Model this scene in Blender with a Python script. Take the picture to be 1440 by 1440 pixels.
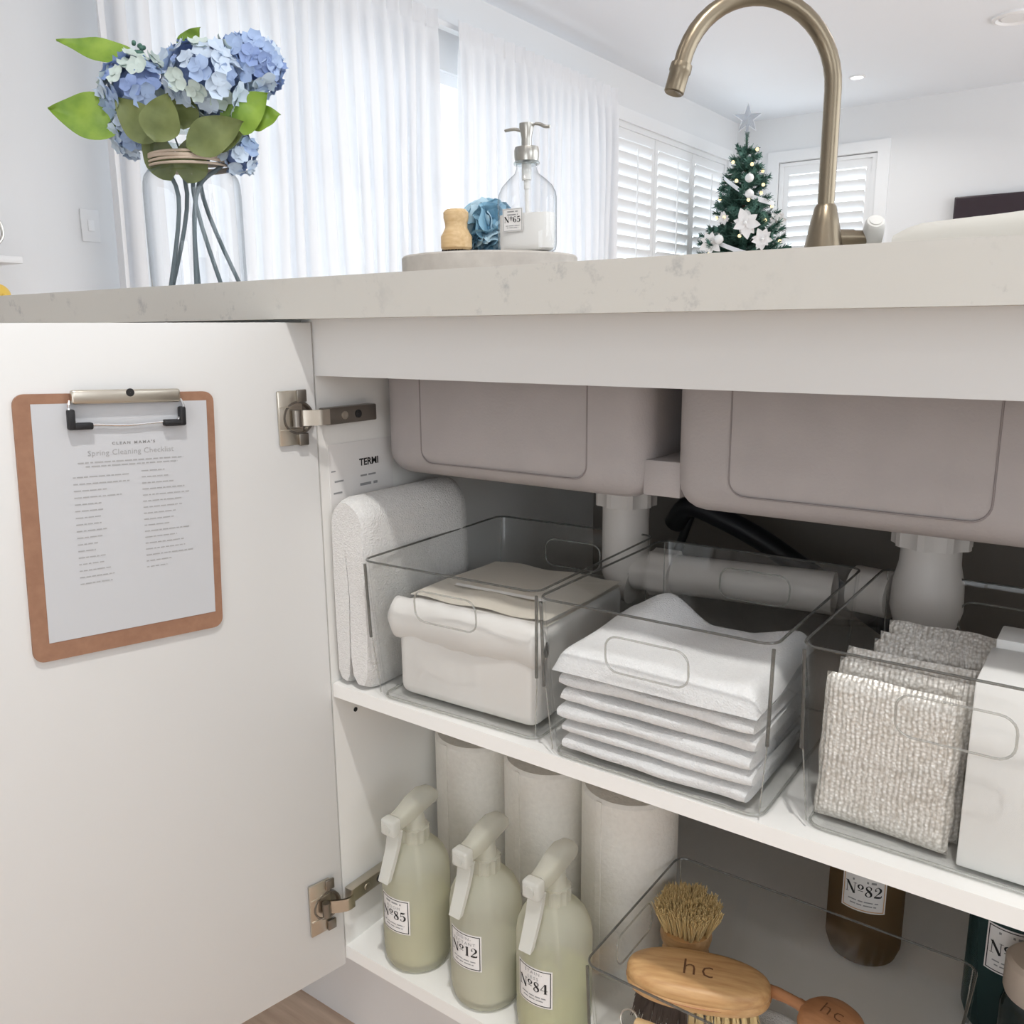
import bpy, bmesh, math, random
from mathutils import Vector, Matrix, Quaternion, noise
R = math.radians
PI = math.pi
sc = bpy.context.scene
COL = sc.collection
for o in list(bpy.data.objects):
    bpy.data.objects.remove(o)
random.seed(7)

# ------------------------------------------------------------------ camera
def make_camera():
    yaw, pit, rol, f = R(35.8725), R(11.9534), R(-.4875), 1220.07
    fw = Vector((-math.sin(yaw)*math.cos(pit), math.cos(yaw)*math.cos(pit), -math.sin(pit)))
    r = Vector((math.cos(yaw), math.sin(yaw), 0)); u = r.cross(fw)
    r2 = math.cos(rol)*r + math.sin(rol)*u; u2 = -math.sin(rol)*r + math.cos(rol)*u
    cd = bpy.data.cameras.new('camera'); co = bpy.data.objects.new('camera', cd); COL.objects.link(co)
    m = Matrix((r2, u2, -fw)).transposed().to_4x4(); m.translation = (.6657, -.5897, .8517)
    co.matrix_world = m
    cd.sensor_width = 36; cd.sensor_fit = 'HORIZONTAL'; cd.lens = f/1440*36
    cd.clip_start = .02; cd.clip_end = 100
    sc.camera = co
make_camera()

# ------------------------------------------------------------------ world, lights, exposure
w = bpy.data.worlds.new('daylight'); sc.world = w; w.use_nodes = True
bgn = w.node_tree.nodes['Background']; bgn.inputs[0].default_value = (.90, .95, 1, 1); bgn.inputs[1].default_value = 4.2
def area(name, loc, target, size, power, color=(1, 1, 1), sy=None, shape='RECTANGLE', spread=180):
    d = bpy.data.lights.new(name, 'AREA'); d.energy = power; d.color = color; d.shape = shape
    d.size = size; d.size_y = sy or size; d.spread = R(spread)
    o = bpy.data.objects.new(name, d); COL.objects.link(o); o.location = loc
    o.rotation_euler = (Vector(target)-Vector(loc)).to_track_quat('-Z', 'Y').to_euler()
    return o
def portal(name, loc, target, sx, sy):
    o = area(name, loc, target, sx, 1, (1, 1, 1), sy); o.data.cycles.is_portal = True
portal('portal_glass_doors', (-2.75, 3.14, 1.11), (0, 3.14, 1.11), 3.44, 2.22)
portal('portal_side_window', (-2.75, 6.21, 1.57), (0, 6.21, 1.57), 2.1, 1.45)
portal('portal_back_window', (-1.78, 7.65, 1.61), (-1.78, 0, 1.61), .84, 1.32)
portal('portal_fill_kitchen', (3.55, -1.6, 1.55), (0, -1.6, 1.55), 1.8, 1.2)  # made-up opening out of view, for soft fill from the right
portal('portal_fill_living', (3.55, 3.7, 1.175), (0, 3.7, 1.175), 6.6, 2.35)  # unseen opening added to brighten the living room ceiling and walls
portal('portal_fill_front', (.85, -2.75, .575), (.85, 0, .575), 1.1, 1.15)  # low unseen opening added to light the cabinet fronts and interior
sc.view_settings.view_transform = 'Standard'; sc.view_settings.look = 'None'
sc.view_settings.gamma = 1; sc.view_settings.use_curve_mapping = False
sc.view_settings.exposure = -0.25
try:
    sc.cycles.transparent_max_bounces = 40; sc.cycles.max_bounces = 12
    sc.cycles.diffuse_bounces = 5; sc.cycles.glossy_bounces = 4; sc.cycles.transmission_bounces = 12
    sc.cycles.use_denoising = True; sc.cycles.caustics_reflective = False; sc.cycles.caustics_refractive = False
except Exception:
    pass

# ------------------------------------------------------------------ materials
MATS = {}
def mat(name, col, rough=.5, metal=0, **k):
    m = bpy.data.materials.new(name); m.use_nodes = True
    b = m.node_tree.nodes['Principled BSDF']
    b.inputs['Base Color'].default_value = (*col, 1); b.inputs['Roughness'].default_value = rough
    b.inputs['Metallic'].default_value = metal
    for kk, v in k.items():
        b.inputs[kk.replace('_', ' ')].default_value = v
    MATS[name] = m
    return m
def nt(m): return m.node_tree.nodes, m.node_tree.links, m.node_tree.nodes['Principled BSDF']
def noise_col(m, c1, c2, scale, lo=.35, hi=.65, detail=4, stretch=(1, 1, 1), bump=0, bscale=None):
    n, l, b = nt(m)
    tc = n.new('ShaderNodeTexCoord'); mp = n.new('ShaderNodeMapping'); mp.inputs['Scale'].default_value = stretch
    l.new(tc.outputs['Object'], mp.inputs[0])
    t = n.new('ShaderNodeTexNoise'); t.inputs['Scale'].default_value = scale; t.inputs['Detail'].default_value = detail
    l.new(mp.outputs[0], t.inputs[0])
    r = n.new('ShaderNodeValToRGB'); r.color_ramp.elements[0].position = lo; r.color_ramp.elements[1].position = hi
    r.color_ramp.elements[0].color = (*c1, 1); r.color_ramp.elements[1].color = (*c2, 1)
    l.new(t.outputs[0], r.inputs[0]); l.new(r.outputs[0], b.inputs['Base Color'])
    if bump:
        t2 = n.new('ShaderNodeTexNoise'); t2.inputs['Scale'].default_value = bscale or scale; t2.inputs['Detail'].default_value = 3
        l.new(mp.outputs[0], t2.inputs[0])
        bp = n.new('ShaderNodeBump'); bp.inputs['Strength'].default_value = bump; bp.inputs['Distance'].default_value = .002
        l.new(t2.outputs[0], bp.inputs['Height']); l.new(bp.outputs[0], b.inputs['Normal'])
    return m
def clear(name, tint=(1, 1, 1), refl=1.0, rough=.02, body=None, bodyf=0, edge=None):
    """thin clear plastic or glass: transparent with a Fresnel reflection, optionally some milky body"""
    m = bpy.data.materials.new(name); m.use_nodes = True; n, l = m.node_tree.nodes, m.node_tree.links
    n.remove(n['Principled BSDF']); out = n['Material Output']
    tr = n.new('ShaderNodeBsdfTransparent'); tr.inputs[0].default_value = (*tint, 1)
    gl = n.new('ShaderNodeBsdfGlossy'); gl.inputs['Roughness'].default_value = rough
    # Schlick reflectance that is the same from both sides of the thin wall
    lw = n.new('ShaderNodeLayerWeight'); lw.inputs[0].default_value = .5
    pw = n.new('ShaderNodeMath'); pw.operation = 'POWER'; pw.inputs[1].default_value = 5; l.new(lw.outputs['Facing'], pw.inputs[0])
    ma = n.new('ShaderNodeMath'); ma.operation = 'MULTIPLY_ADD'; ma.inputs[1].default_value = .92; ma.inputs[2].default_value = .04; l.new(pw.outputs[0], ma.inputs[0])
    if edge:       # longer path through the wall where it is seen edge-on: stronger tint there
        p3 = n.new('ShaderNodeMath'); p3.operation = 'POWER'; p3.inputs[1].default_value = 3; l.new(lw.outputs['Facing'], p3.inputs[0])
        cm = n.new('ShaderNodeMix'); cm.data_type = 'RGBA'; cm.inputs[6].default_value = (*tint, 1); cm.inputs[7].default_value = (*edge, 1)
        l.new(p3.outputs[0], cm.inputs[0]); l.new(cm.outputs[2], tr.inputs[0])
    mu = n.new('ShaderNodeMath'); mu.operation = 'MULTIPLY'; mu.inputs[1].default_value = refl; mu.use_clamp = True
    l.new(ma.outputs[0], mu.inputs[0])
    mx = n.new('ShaderNodeMixShader'); l.new(mu.outputs[0], mx.inputs[0]); l.new(tr.outputs[0], mx.inputs[1]); l.new(gl.outputs[0], mx.inputs[2])
    last = mx
    if body:
        df = n.new('ShaderNodeBsdfDiffuse'); df.inputs[0].default_value = (*body, 1)
        tl = n.new('ShaderNodeBsdfTranslucent'); tl.inputs[0].default_value = (*body, 1)
        m2 = n.new('ShaderNodeMixShader'); m2.inputs[0].default_value = .4; l.new(df.outputs[0], m2.inputs[1]); l.new(tl.outputs[0], m2.inputs[2])
        m3 = n.new('ShaderNodeMixShader'); m3.inputs[0].default_value = bodyf; l.new(mx.outputs[0], m3.inputs[1]); l.new(m2.outputs[0], m3.inputs[2])
        last = m3
    l.new(last.outputs[0], out.inputs[0]); MATS[name] = m
    return m
def emit(name, col, s):
    m = bpy.data.materials.new(name); m.use_nodes = True; n, l = m.node_tree.nodes, m.node_tree.links
    n.remove(n['Principled BSDF']); e = n.new('ShaderNodeEmission'); e.inputs[0].default_value = (*col, 1); e.inputs[1].default_value = s
    l.new(e.outputs[0], n['Material Output'].inputs[0]); MATS[name] = m
    return m

mat('wall_white', (.78, .79, .80), .9)
mat('ceiling_white', (.85, .89, .94), .9)
mat('trim_white', (.84, .85, .86), .5)
mat('cab_white', (.72, .715, .70), .42)
mat('cab_inside', (.86, .85, .82), .5)
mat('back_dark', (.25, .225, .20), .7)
mat('kick', (.70, .69, .68), .5)
quartz = mat('quartz', (.78, .76, .72), .4)
def quartz_nodes(m):
    n, l, b = nt(m)
    tc = n.new('ShaderNodeTexCoord')
    t = n.new('ShaderNodeTexNoise'); t.inputs['Scale'].default_value = 38; t.inputs['Detail'].default_value = 8; t.inputs['Roughness'].default_value = .7
    l.new(tc.outputs['Object'], t.inputs[0])
    t2 = n.new('ShaderNodeTexNoise'); t2.inputs['Scale'].default_value = 7; t2.inputs['Detail'].default_value = 3
    l.new(tc.outputs['Object'], t2.inputs[0])
    r1 = n.new('ShaderNodeValToRGB'); r1.color_ramp.elements[0].position = .55; r1.color_ramp.elements[1].position = .68
    l.new(t.outputs[0], r1.inputs[0])
    r2 = n.new('ShaderNodeValToRGB'); r2.color_ramp.elements[0].position = .42; r2.color_ramp.elements[1].position = .60
    l.new(t2.outputs[0], r2.inputs[0])
    mu = n.new('ShaderNodeMath'); mu.operation = 'MULTIPLY'; l.new(r1.outputs[0], mu.inputs[0]); l.new(r2.outputs[0], mu.inputs[1])
    mx = n.new('ShaderNodeMix'); mx.data_type = 'RGBA'
    mx.inputs[6].default_value = (.57, .555, .515, 1); mx.inputs[7].default_value = (.38, .38, .37, 1)
    l.new(mu.outputs[0], mx.inputs[0]); l.new(mx.outputs[2], b.inputs['Base Color'])
quartz_nodes(quartz)
noise_col(mat('sink_grey', (.40, .37, .36), .65), (.375, .345, .335), (.405, .37, .36), 25, .3, .7, bump=.15, bscale=400)
mat('sink_line', (.25, .22, .215), .6)
mat('nickel', (.62, .57, .49), .28, 1)
mat('dark_nickel', (.28, .255, .225), .35, 1)
mat('brushed', (.26, .215, .155), .33, 1)
mat('steel', (.50, .48, .44), .28, 1)
mat('chrome', (.8, .8, .8), .12, 1)
mat('black_rubber', (.012, .012, .014), .55)
mat('black_plastic', (.02, .02, .023), .4)
mat('pvc', (.66, .62, .58), .45)
noise_col(mat('hardboard', (.40, .22, .14), .7), (.30, .155, .095), (.36, .195, .12), 120, .3, .7)
mat('paper', (.59, .60, .62), .85)
mat('ink', (.015, .014, .014), .7)
mat('ink_grey', (.30, .30, .30), .8)
mat('ink_soft', (.42, .42, .42), .8)
mat('label_paper', (.80, .78, .76), .7)
noise_col(mat('towel', (.82, .81, .78), .95), (.72, .71, .69), (.80, .79, .77), 300, .3, .7, bump=.9, bscale=600)
noise_col(mat('cloth', (.88, .88, .88), .95), (.85, .85, .85), (.91, .91, .91), 400, .3, .7, bump=.7, bscale=700)
noise_col(mat('roll_paper', (.82, .79, .73), .95), (.79, .76, .70), (.84, .81, .75), 200, .3, .7, bump=.4, bscale=250)
mat('pack_white', (.74, .72, .69), .4)
mat('pack_top', (.74, .69, .60), .5)
mat('box_white', (.82, .82, .80), .5)
clear('acrylic', (.985, .987, .985), .6, .03)
clear('acrylic_edge', (.45, .45, .43), 2.2, .06, (.6, .6, .58), .12)
clear('acrylic_bead', (.80, .80, .78), 2.0, .1, (.8, .8, .77), .25)
clear('glass', (.975, .98, .985), 1.0, .01, edge=(.30, .34, .37))
clear('pane_glass', (.97, .98, .98), .8, .01)
clear('glass_rim', (.8, .84, .84), 1.6, .02)
clear('frost', (.90, .90, .84), .3, .35, (.76, .75, .64), .60)
clear('trigger', (.95, .95, .93), .9, .2, (.90, .90, .87), .60)
clear('trigger_body', (.96, .96, .93), .8, .2, (.90, .89, .82), .42)
clear('amber', (.58, .43, .26), .5, .1, (.26, .18, .10), .55)
clear('teal', (.28, .42, .40), .5, .1, (.07, .12, .12), .55)
mat('liquid_olive', (.56, .55, .34), .4)
mat('liquid_milk', (.62, .62, .54), .4)
mat('liquid_green', (.60, .62, .30), .4)
mat('soap_milk', (.93, .91, .87), .4)
mat('pump_white', (.80, .79, .76), .35)
mat('beige_cap', (.55, .46, .38), .5)
wood = mat('brush_wood', (.58, .33, .14), .45)
noise_col(wood, (.50, .27, .11), (.66, .41, .19), 30, .3, .7, stretch=(1, 8, 8))
noise_col(mat('brush_wood_pale', (.68, .47, .24), .5), (.62, .41, .20), (.74, .54, .30), 30, .3, .7, stretch=(1, 8, 8))
noise_col(mat('brush_wood_red', (.44, .20, .09), .45), (.38, .17, .075), (.50, .24, .11), 30, .3, .7, stretch=(1, 8, 8))
mat('burnt', (.16, .07, .03), .8)
mat('bristle_tan', (.78, .60, .30), .8)
mat('bristle_dark', (.04, .025, .02), .8)
noise_col(mat('floor_wood', (.28, .18, .12), .45), (.42, .30, .22), (.62, .48, .37), 9, .3, .7, stretch=(1, 9, 9))
mat('floor_gap', (.10, .065, .045), .8)
mat('stone_tray', (.62, .58, .53), .6); noise_col(MATS['stone_tray'], (.48, .44, .40), (.58, .54, .49), 40, .3, .7)
mat('stem', (.12, .16, .18), .5)
mat('leaf', (.16, .27, .05), .45); noise_col(MATS['leaf'], (.13, .25, .02), (.28, .42, .05), 25, .3, .7)
mat('leaf_olive', (.15, .18, .055), .5); noise_col(MATS['leaf_olive'], (.11, .14, .04), (.20, .235, .08), 25, .3, .7)
mat('petal_blue', (.38, .50, .74), .6)
mat('petal_pale', (.58, .68, .81), .6)
mat('petal_violet', (.28, .38, .66), .6)
mat('petal_green', (.60, .70, .66), .6)
mat('twine', (.62, .50, .40), .9)
mat('scrub_blue', (.30, .52, .66), .8); mat('scrub_pale', (.50, .68, .78), .8)
mat('fir', (.05, .14, .10), .7); noise_col(MATS['fir'], (.025, .08, .06), (.10, .22, .17), 25, .3, .7)
mat('bark', (.12, .08, .05), .9)
mat('ornament', (.86, .86, .85), .35); mat('ribbon', (.78, .80, .83), .5); mat('fabric_white', (.88, .87, .86), .8)
clear('star_clear', (.8, .82, .85), .8, .1, (.70, .72, .75), .4)
emit('fairy', (1, .78, .42), 2.2)
emit('lamp_disc', (1, .98, .94), 6)
mat('tv_black', (.03, .018, .024), .25)
mat('sofa_cream', (.64, .62, .57), .9)
mat('outside', (.80, .81, .83), .9)
mat('lemon', (.75, .50, .08), .5)
mat('switch', (.80, .81, .82), .4)
# sheer curtain
def sheer():
    m = bpy.data.materials.new('sheer'); m.use_nodes = True; n, l = m.node_tree.nodes, m.node_tree.links
    n.remove(n['Principled BSDF'])
    tr = n.new('ShaderNodeBsdfTransparent'); tl = n.new('ShaderNodeBsdfTranslucent'); df = n.new('ShaderNodeBsdfDiffuse')
    tl.inputs[0].default_value = (.9, .91, .93, 1); df.inputs[0].default_value = (.88, .89, .91, 1)
    a = n.new('ShaderNodeMixShader'); a.inputs[0].default_value = .86; l.new(tl.outputs[0], a.inputs[1]); l.new(df.outputs[0], a.inputs[2])
    b = n.new('ShaderNodeMixShader'); b.inputs[0].default_value = .955; l.new(tr.outputs[0], b.inputs[1]); l.new(a.outputs[0], b.inputs[2])
    l.new(b.outputs[0], n['Material Output'].inputs[0]); MATS['sheer'] = m
sheer()
# silver woven scourer
def scourer_mat():
    m = mat('scourer', (.6, .58, .54), .5, .35); n, l, b = nt(m)
    tc = n.new('ShaderNodeTexCoord')
    mp = n.new('ShaderNodeMapping'); mp.inputs['Scale'].default_value = (1, 1, 1); l.new(tc.outputs['Object'], mp.inputs[0])
    v = n.new('ShaderNodeTexVoronoi'); v.inputs['Scale'].default_value = 420; l.new(mp.outputs[0], v.inputs['Vector'])
    wv = n.new('ShaderNodeTexWave'); wv.inputs['Scale'].default_value = 85; wv.inputs['Distortion'].default_value = 3.5; wv.inputs['Detail'].default_value = 2
    wv.bands_direction = 'X'; l.new(mp.outputs[0], wv.inputs['Vector'])
    r = n.new('ShaderNodeValToRGB'); r.color_ramp.elements[0].position = .1; r.color_ramp.elements[1].position = .75
    r.color_ramp.elements[0].color = (.86, .84, .80, 1); r.color_ramp.elements[1].color = (.56, .53, .48, 1)
    l.new(v.outputs['Distance'], r.inputs[0]); l.new(r.outputs[0], b.inputs['Base Color'])
    ad = n.new('ShaderNodeMath'); ad.operation = 'ADD'; l.new(v.outputs['Distance'], ad.inputs[0]); l.new(wv.outputs['Fac'], ad.inputs[1])
    bp = n.new('ShaderNodeBump'); bp.inputs['Strength'].default_value = .5; bp.inputs['Distance'].default_value = .001
    l.new(ad.outputs[0], bp.inputs['Height']); l.new(bp.outputs[0], b.inputs['Normal'])
    b.inputs['Roughness'].default_value = .38
scourer_mat()

# ------------------------------------------------------------------ mesh helpers
class MB:
    def __init__(s): s.v = []; s.f = []
    def add(s, vs, fs):
        b = len(s.v); s.v += [tuple(p) for p in vs]; s.f += [tuple(i+b for i in f) for f in fs]; return s
    def box(s, a, b):
        x0, y0, z0 = a; x1, y1, z1 = b
        return s.add([(x0, y0, z0), (x1, y0, z0), (x1, y1, z0), (x0, y1, z0), (x0, y0, z1), (x1, y0, z1), (x1, y1, z1), (x0, y1, z1)],
                     [(0, 3, 2, 1), (4, 5, 6, 7), (0, 1, 5, 4), (1, 2, 6, 5), (2, 3, 7, 6), (3, 0, 4, 7)])
    def rbox(s, a, b, r=.003, seg=2):
        bm = bmesh.new(); bmesh.ops.create_cube(bm, size=1)
        for v in bm.verts:
            v.co = Vector([(a[i]+b[i])/2 + v.co[i]*(b[i]-a[i]) for i in range(3)])
        r = min(r, *[abs(b[i]-a[i])*.49 for i in range(3)])
        bmesh.ops.bevel(bm, geom=list(bm.edges), offset=r, segments=seg, profile=.5, affect='EDGES')
        bm.verts.index_update(); s.add([v.co for v in bm.verts], [[v.index for v in f.verts] for f in bm.faces]); bm.free(); return s
    def lathe(s, prof, n=32, c=(0, 0, 0), ax=None, cap=False):
        """prof: (radius, height) list; ax: optional matrix 3x3 for the axis"""
        vs = []; fs = []
        for (r, z) in prof:
            for i in range(n):
                a = 2*PI*i/n; p = Vector((r*math.cos(a), r*math.sin(a), z))
                if ax: p = ax @ p
                vs.append(p+Vector(c))
        for j in range(len(prof)-1):
            for i in range(n):
                fs.append((j*n+i, j*n+(i+1) % n, (j+1)*n+(i+1) % n, (j+1)*n+i))
        if cap:
            fs.append(tuple(range(n))[::-1]); fs.append(tuple((len(prof)-1)*n+i for i in range(n)))
        return s.add(vs, fs)
    def tube(s, pts, rad, n=10, closed=False, cap=True, flat=None):
        pts = [Vector(p) for p in pts]; m = len(pts)
        rr = rad if isinstance(rad, (list, tuple)) else [rad]*m
        tans = []
        for i in range(m):
            a = pts[(i-1) % m] if (closed or i > 0) else pts[i]; b = pts[(i+1) % m] if (closed or i < m-1) else pts[i]
            t = (b-a); tans.append(t.normalized() if t.length > 1e-9 else Vector((0, 0, 1)))
        up = Vector((0, 0, 1)) if abs(tans[0].z) < .9 else Vector((1, 0, 0))
        nrm = (up-tans[0]*up.dot(tans[0])).normalized(); vs = []
        for i in range(m):
            if i: 
                q = tans[i-1].rotation_difference(tans[i]); nrm = q @ nrm; nrm = (nrm-tans[i]*nrm.dot(tans[i])).normalized()
            bi = tans[i].cross(nrm)
            for k in range(n):
                a = 2*PI*k/n; vs.append(pts[i]+(nrm*math.cos(a)+bi*math.sin(a)*(flat or 1))*rr[i])
        fs = []
        for i in range(m if closed else m-1):
            j = (i+1) % m
            for k in range(n): fs.append((i*n+k, i*n+(k+1) % n, j*n+(k+1) % n, j*n+k))
        if cap and not closed: fs.append(tuple(range(n))[::-1]); fs.append(tuple((m-1)*n+k for k in range(n)))
        return s.add(vs, fs)
    def sphere(s, c, r, n=16, m=10, sc3=(1, 1, 1)):
        prof = [(max(1e-5, math.sin(PI*j/m))*r, -math.cos(PI*j/m)*r) for j in range(m+1)]
        b = len(s.v); s.lathe(prof, n)
        for i in range(b, len(s.v)):
            p = s.v[i]; s.v[i] = (p[0]*sc3[0]+c[0], p[1]*sc3[1]+c[1], p[2]*sc3[2]+c[2])
        return s
    def prism(s, poly, z0, z1):
        n = len(poly); vs = [(x, y, z0) for x, y in poly]+[(x, y, z1) for x, y in poly]
        return s.add(vs, [tuple(range(n))[::-1], tuple(range(n, 2*n))]+[(i, (i+1) % n, n+(i+1) % n, n+i) for i in range(n)])
    def grid(s, fn, nu, nv):
        vs = [fn(i/nu, j/nv) for j in range(nv+1) for i in range(nu+1)]
        return s.add(vs, [(j*(nu+1)+i, j*(nu+1)+i+1, (j+1)*(nu+1)+i+1, (j+1)*(nu+1)+i) for j in range(nv) for i in range(nu)])
    def xf(s, m, start=0):
        for i in range(start, len(s.v)): s.v[i] = tuple(m @ Vector(s.v[i]))
        return s
    def mesh(s, name, angle=35):
        me = bpy.data.meshes.new(name); me.from_pydata(s.v, [], s.f); me.validate(); me.update()
        bm = bmesh.new(); bm.from_mesh(me); bmesh.ops.recalc_face_normals(bm, faces=bm.faces); bm.to_mesh(me); bm.free()
        if angle:
            me.shade_smooth(); me.set_sharp_from_angle(angle=R(angle))
        return me
def obj(name, mb, m, parent=None, angle=35):
    me = mb if isinstance(mb, bpy.types.Mesh) else mb.mesh(name, angle)
    if m is not None:
        me.materials.clear(); me.materials.append(MATS[m])
    o = bpy.data.objects.new(name, me); COL.objects.link(o)
    if parent: o.parent = parent
    return o
def tag(o, label, cat, group=None):
    o['label'] = label; o['category'] = cat
    if group: o['group'] = group
    return o
def thing(name, label, cat, loc=(0, 0, 0), rz=0, group=None):
    o = bpy.data.objects.new(name, None); COL.objects.link(o); o.empty_display_size = .05
    o.location = loc; o.rotation_euler = (0, 0, rz); return tag(o, label, cat, group)
def struct(name, mb, m, parent=None):
    o = obj(name, mb, m, parent)
    if not parent: o['kind'] = 'structure'
    return o
def stuff(o): o['kind'] = 'stuff'; return o
def part_copy(src, parent):
    c = src.copy(); COL.objects.link(c); c.parent = parent; return c
def copy_tree(root):
    r = root.copy(); COL.objects.link(r)
    for ch in root.children:
        c = part_copy(ch, r)
        for g in ch.children: part_copy(g, c)
    return r
def rrect(w, h, r, n=5, cx=0, cy=0):
    pts = []
    for (sx, sy, a0) in ((1, 1, 0), (-1, 1, 90), (-1, -1, 180), (1, -1, 270)):
        for i in range(n+1):
            a = R(a0+90*i/n); pts.append((cx+sx*(w/2-r)+r*math.cos(a), cy+sy*(h/2-r)+r*math.sin(a)))
    return pts
def text_mesh(txt, size, sx=1, bold=0, space=1):
    c = bpy.data.curves.new('txt', 'FONT'); c.body = txt; c.size = size; c.align_x = 'CENTER'; c.align_y = 'CENTER'; c.offset = bold
    c.resolution_u = 2; c.space_character = space
    o = bpy.data.objects.new('txt', c); me = bpy.data.meshes.new_from_object(o)
    vs = [(v.co.x*sx, v.co.y) for v in me.vertices]; fs = [tuple(p.vertices) for p in me.polygons]
    bpy.data.objects.remove(o); bpy.data.curves.remove(c); bpy.data.meshes.remove(me)
    return vs, fs

# high-contrast serif numerals from variable-width strokes; box 0..w x 0..1
def cr(pts, k=6):
    out = []; n = len(pts)
    for i in range(n-1):
        p0 = pts[max(i-1, 0)]; p1 = pts[i]; p2 = pts[i+1]; p3 = pts[min(i+2, n-1)]
        for j in range(k):
            t = j/k
            out.append(tuple(.5*((2*b)+(-a+c)*t+(2*a-5*b+4*c-d)*t*t+(-a+3*b-3*c+d)*t**3) for a, b, c, d in zip(p0, p1, p2, p3)))
    out.append(pts[-1]); return out
def stroke(pts, smooth=True):
    """pts (x, y, width) -> verts, quads"""
    P = cr(pts) if smooth else pts
    vs = []; fs = []
    for i, (x, y, wd) in enumerate(P):
        a = P[max(i-1, 0)]; b = P[min(i+1, len(P)-1)]; dx, dy = b[0]-a[0], b[1]-a[1]; L = math.hypot(dx, dy) or 1
        nx, ny = -dy/L*wd/2, dx/L*wd/2; vs += [(x+nx, y+ny), (x-nx, y-ny)]
    for i in range(len(P)-1): fs.append((2*i, 2*i+1, 2*i+3, 2*i+2))
    return vs, fs
def glyph(ch):
    t = .05; T = .19; S = []
    if ch == 'N':
        S = [stroke([(.12, 0, t), (.12, 1, t)], False), stroke([(.72, 0, t), (.72, 1, t)], False), stroke([(.10, 1, T), (.70, .02, T)], False),
             stroke([(0, .02, .04), (.25, .02, .04)], False), stroke([(.60, .98, .04), (.86, .98, .04)], False), stroke([(-.02, .98, .04), (.15, .98, .04)], False)]; wd = .92
    elif ch == 'o':
        S = [stroke([(.22, .98, .05), (.07, .86, .12), (.06, .70, .13), (.22, .55, .05), (.38, .70, .13), (.37, .86, .12), (.22, .98, .05)]), stroke([(.02, .40, .06), (.42, .40, .06)], False)]; wd = .52
    elif ch == '1':
        S = [stroke([(.26, 0, T), (.26, 1, T)], False), stroke([(.08, .02, .05), (.44, .02, .05)], False), stroke([(.06, .86, .04), (.26, .97, .06)], False)]; wd = .54
    elif ch == '2':
        S = [stroke([(.14, .72, .16), (.16, .66, .14), (.10, .80, .06), (.28, .98, .05), (.50, .80, .17), (.48, .58, .16), (.24, .30, .06), (.06, .08, .05)]), stroke([(.04, .08, .16), (.36, .08, .17), (.56, .10, .10), (.58, .26, .04)])]; wd = .66
    elif ch == '4':
        S = [stroke([(.44, 0, T), (.44, 1, T)], False), stroke([(.40, .98, .05), (.02, .34, .05)], False), stroke([(.02, .32, .05), (.64, .32, .05)], False), stroke([(.30, .02, .04), (.60, .02, .04)], False)]; wd = .70
    elif ch == '5':
        S = [stroke([(.12, .92, .15), (.36, .90, .17), (.54, .97, .05)]), stroke([(.11, .92, .05), (.10, .50, .05)], False), stroke([(.10, .50, .05), (.30, .62, .06), (.50, .44, .18), (.48, .18, .17), (.26, .02, .05), (.10, .12, .08), (.12, .20, .15)])]; wd = .66
    elif ch == '6':
        S = [stroke([(.48, .84, .12), (.40, .96, .05), (.22, .90, .08), (.11, .60, .18), (.12, .26, .18), (.30, .02, .05), (.48, .20, .15), (.47, .42, .15), (.30, .56, .05), (.14, .44, .05)])]; wd = .64
    elif ch == '8':
        S = [stroke([(.30, .99, .05), (.14, .86, .08), (.16, .68, .16), (.32, .52, .19), (.48, .34, .18), (.48, .14, .12), (.30, .01, .05), (.10, .14, .12), (.12, .32, .08), (.28, .50, .05), (.46, .68, .06), (.46, .86, .10), (.30, .99, .05)])]; wd = .66
    return S, wd
def number_mesh(txt, h, sx=1.0):
    vs = []; fs = []; x = 0
    for ch in txt:
        S, wd = glyph(ch)
        for v, f in S:
            b = len(vs); vs += [(x+p[0], p[1]) for p in v]; fs += [tuple(i+b for i in q) for q in f]
        x += wd+.02
    return [((p[0]-x/2)*h*sx, (p[1]-.5)*h) for p in vs], fs
def bars(mb, x0, x1, y, h, rnd, put, gap=.25):
    """a line of tiny unreadable words as short printed bars"""
    x = x0
    while x < x1:
        L = rnd.uniform(1.5, 5)*h; L = min(L, x1-x)
        mb.add([put(x, y-h*.35), put(x+L, y-h*.35), put(x+L, y+h*.35), put(x, y+h*.35)], [(0, 1, 2, 3)])
        x += L+h*rnd.uniform(.5, .9)
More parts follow.
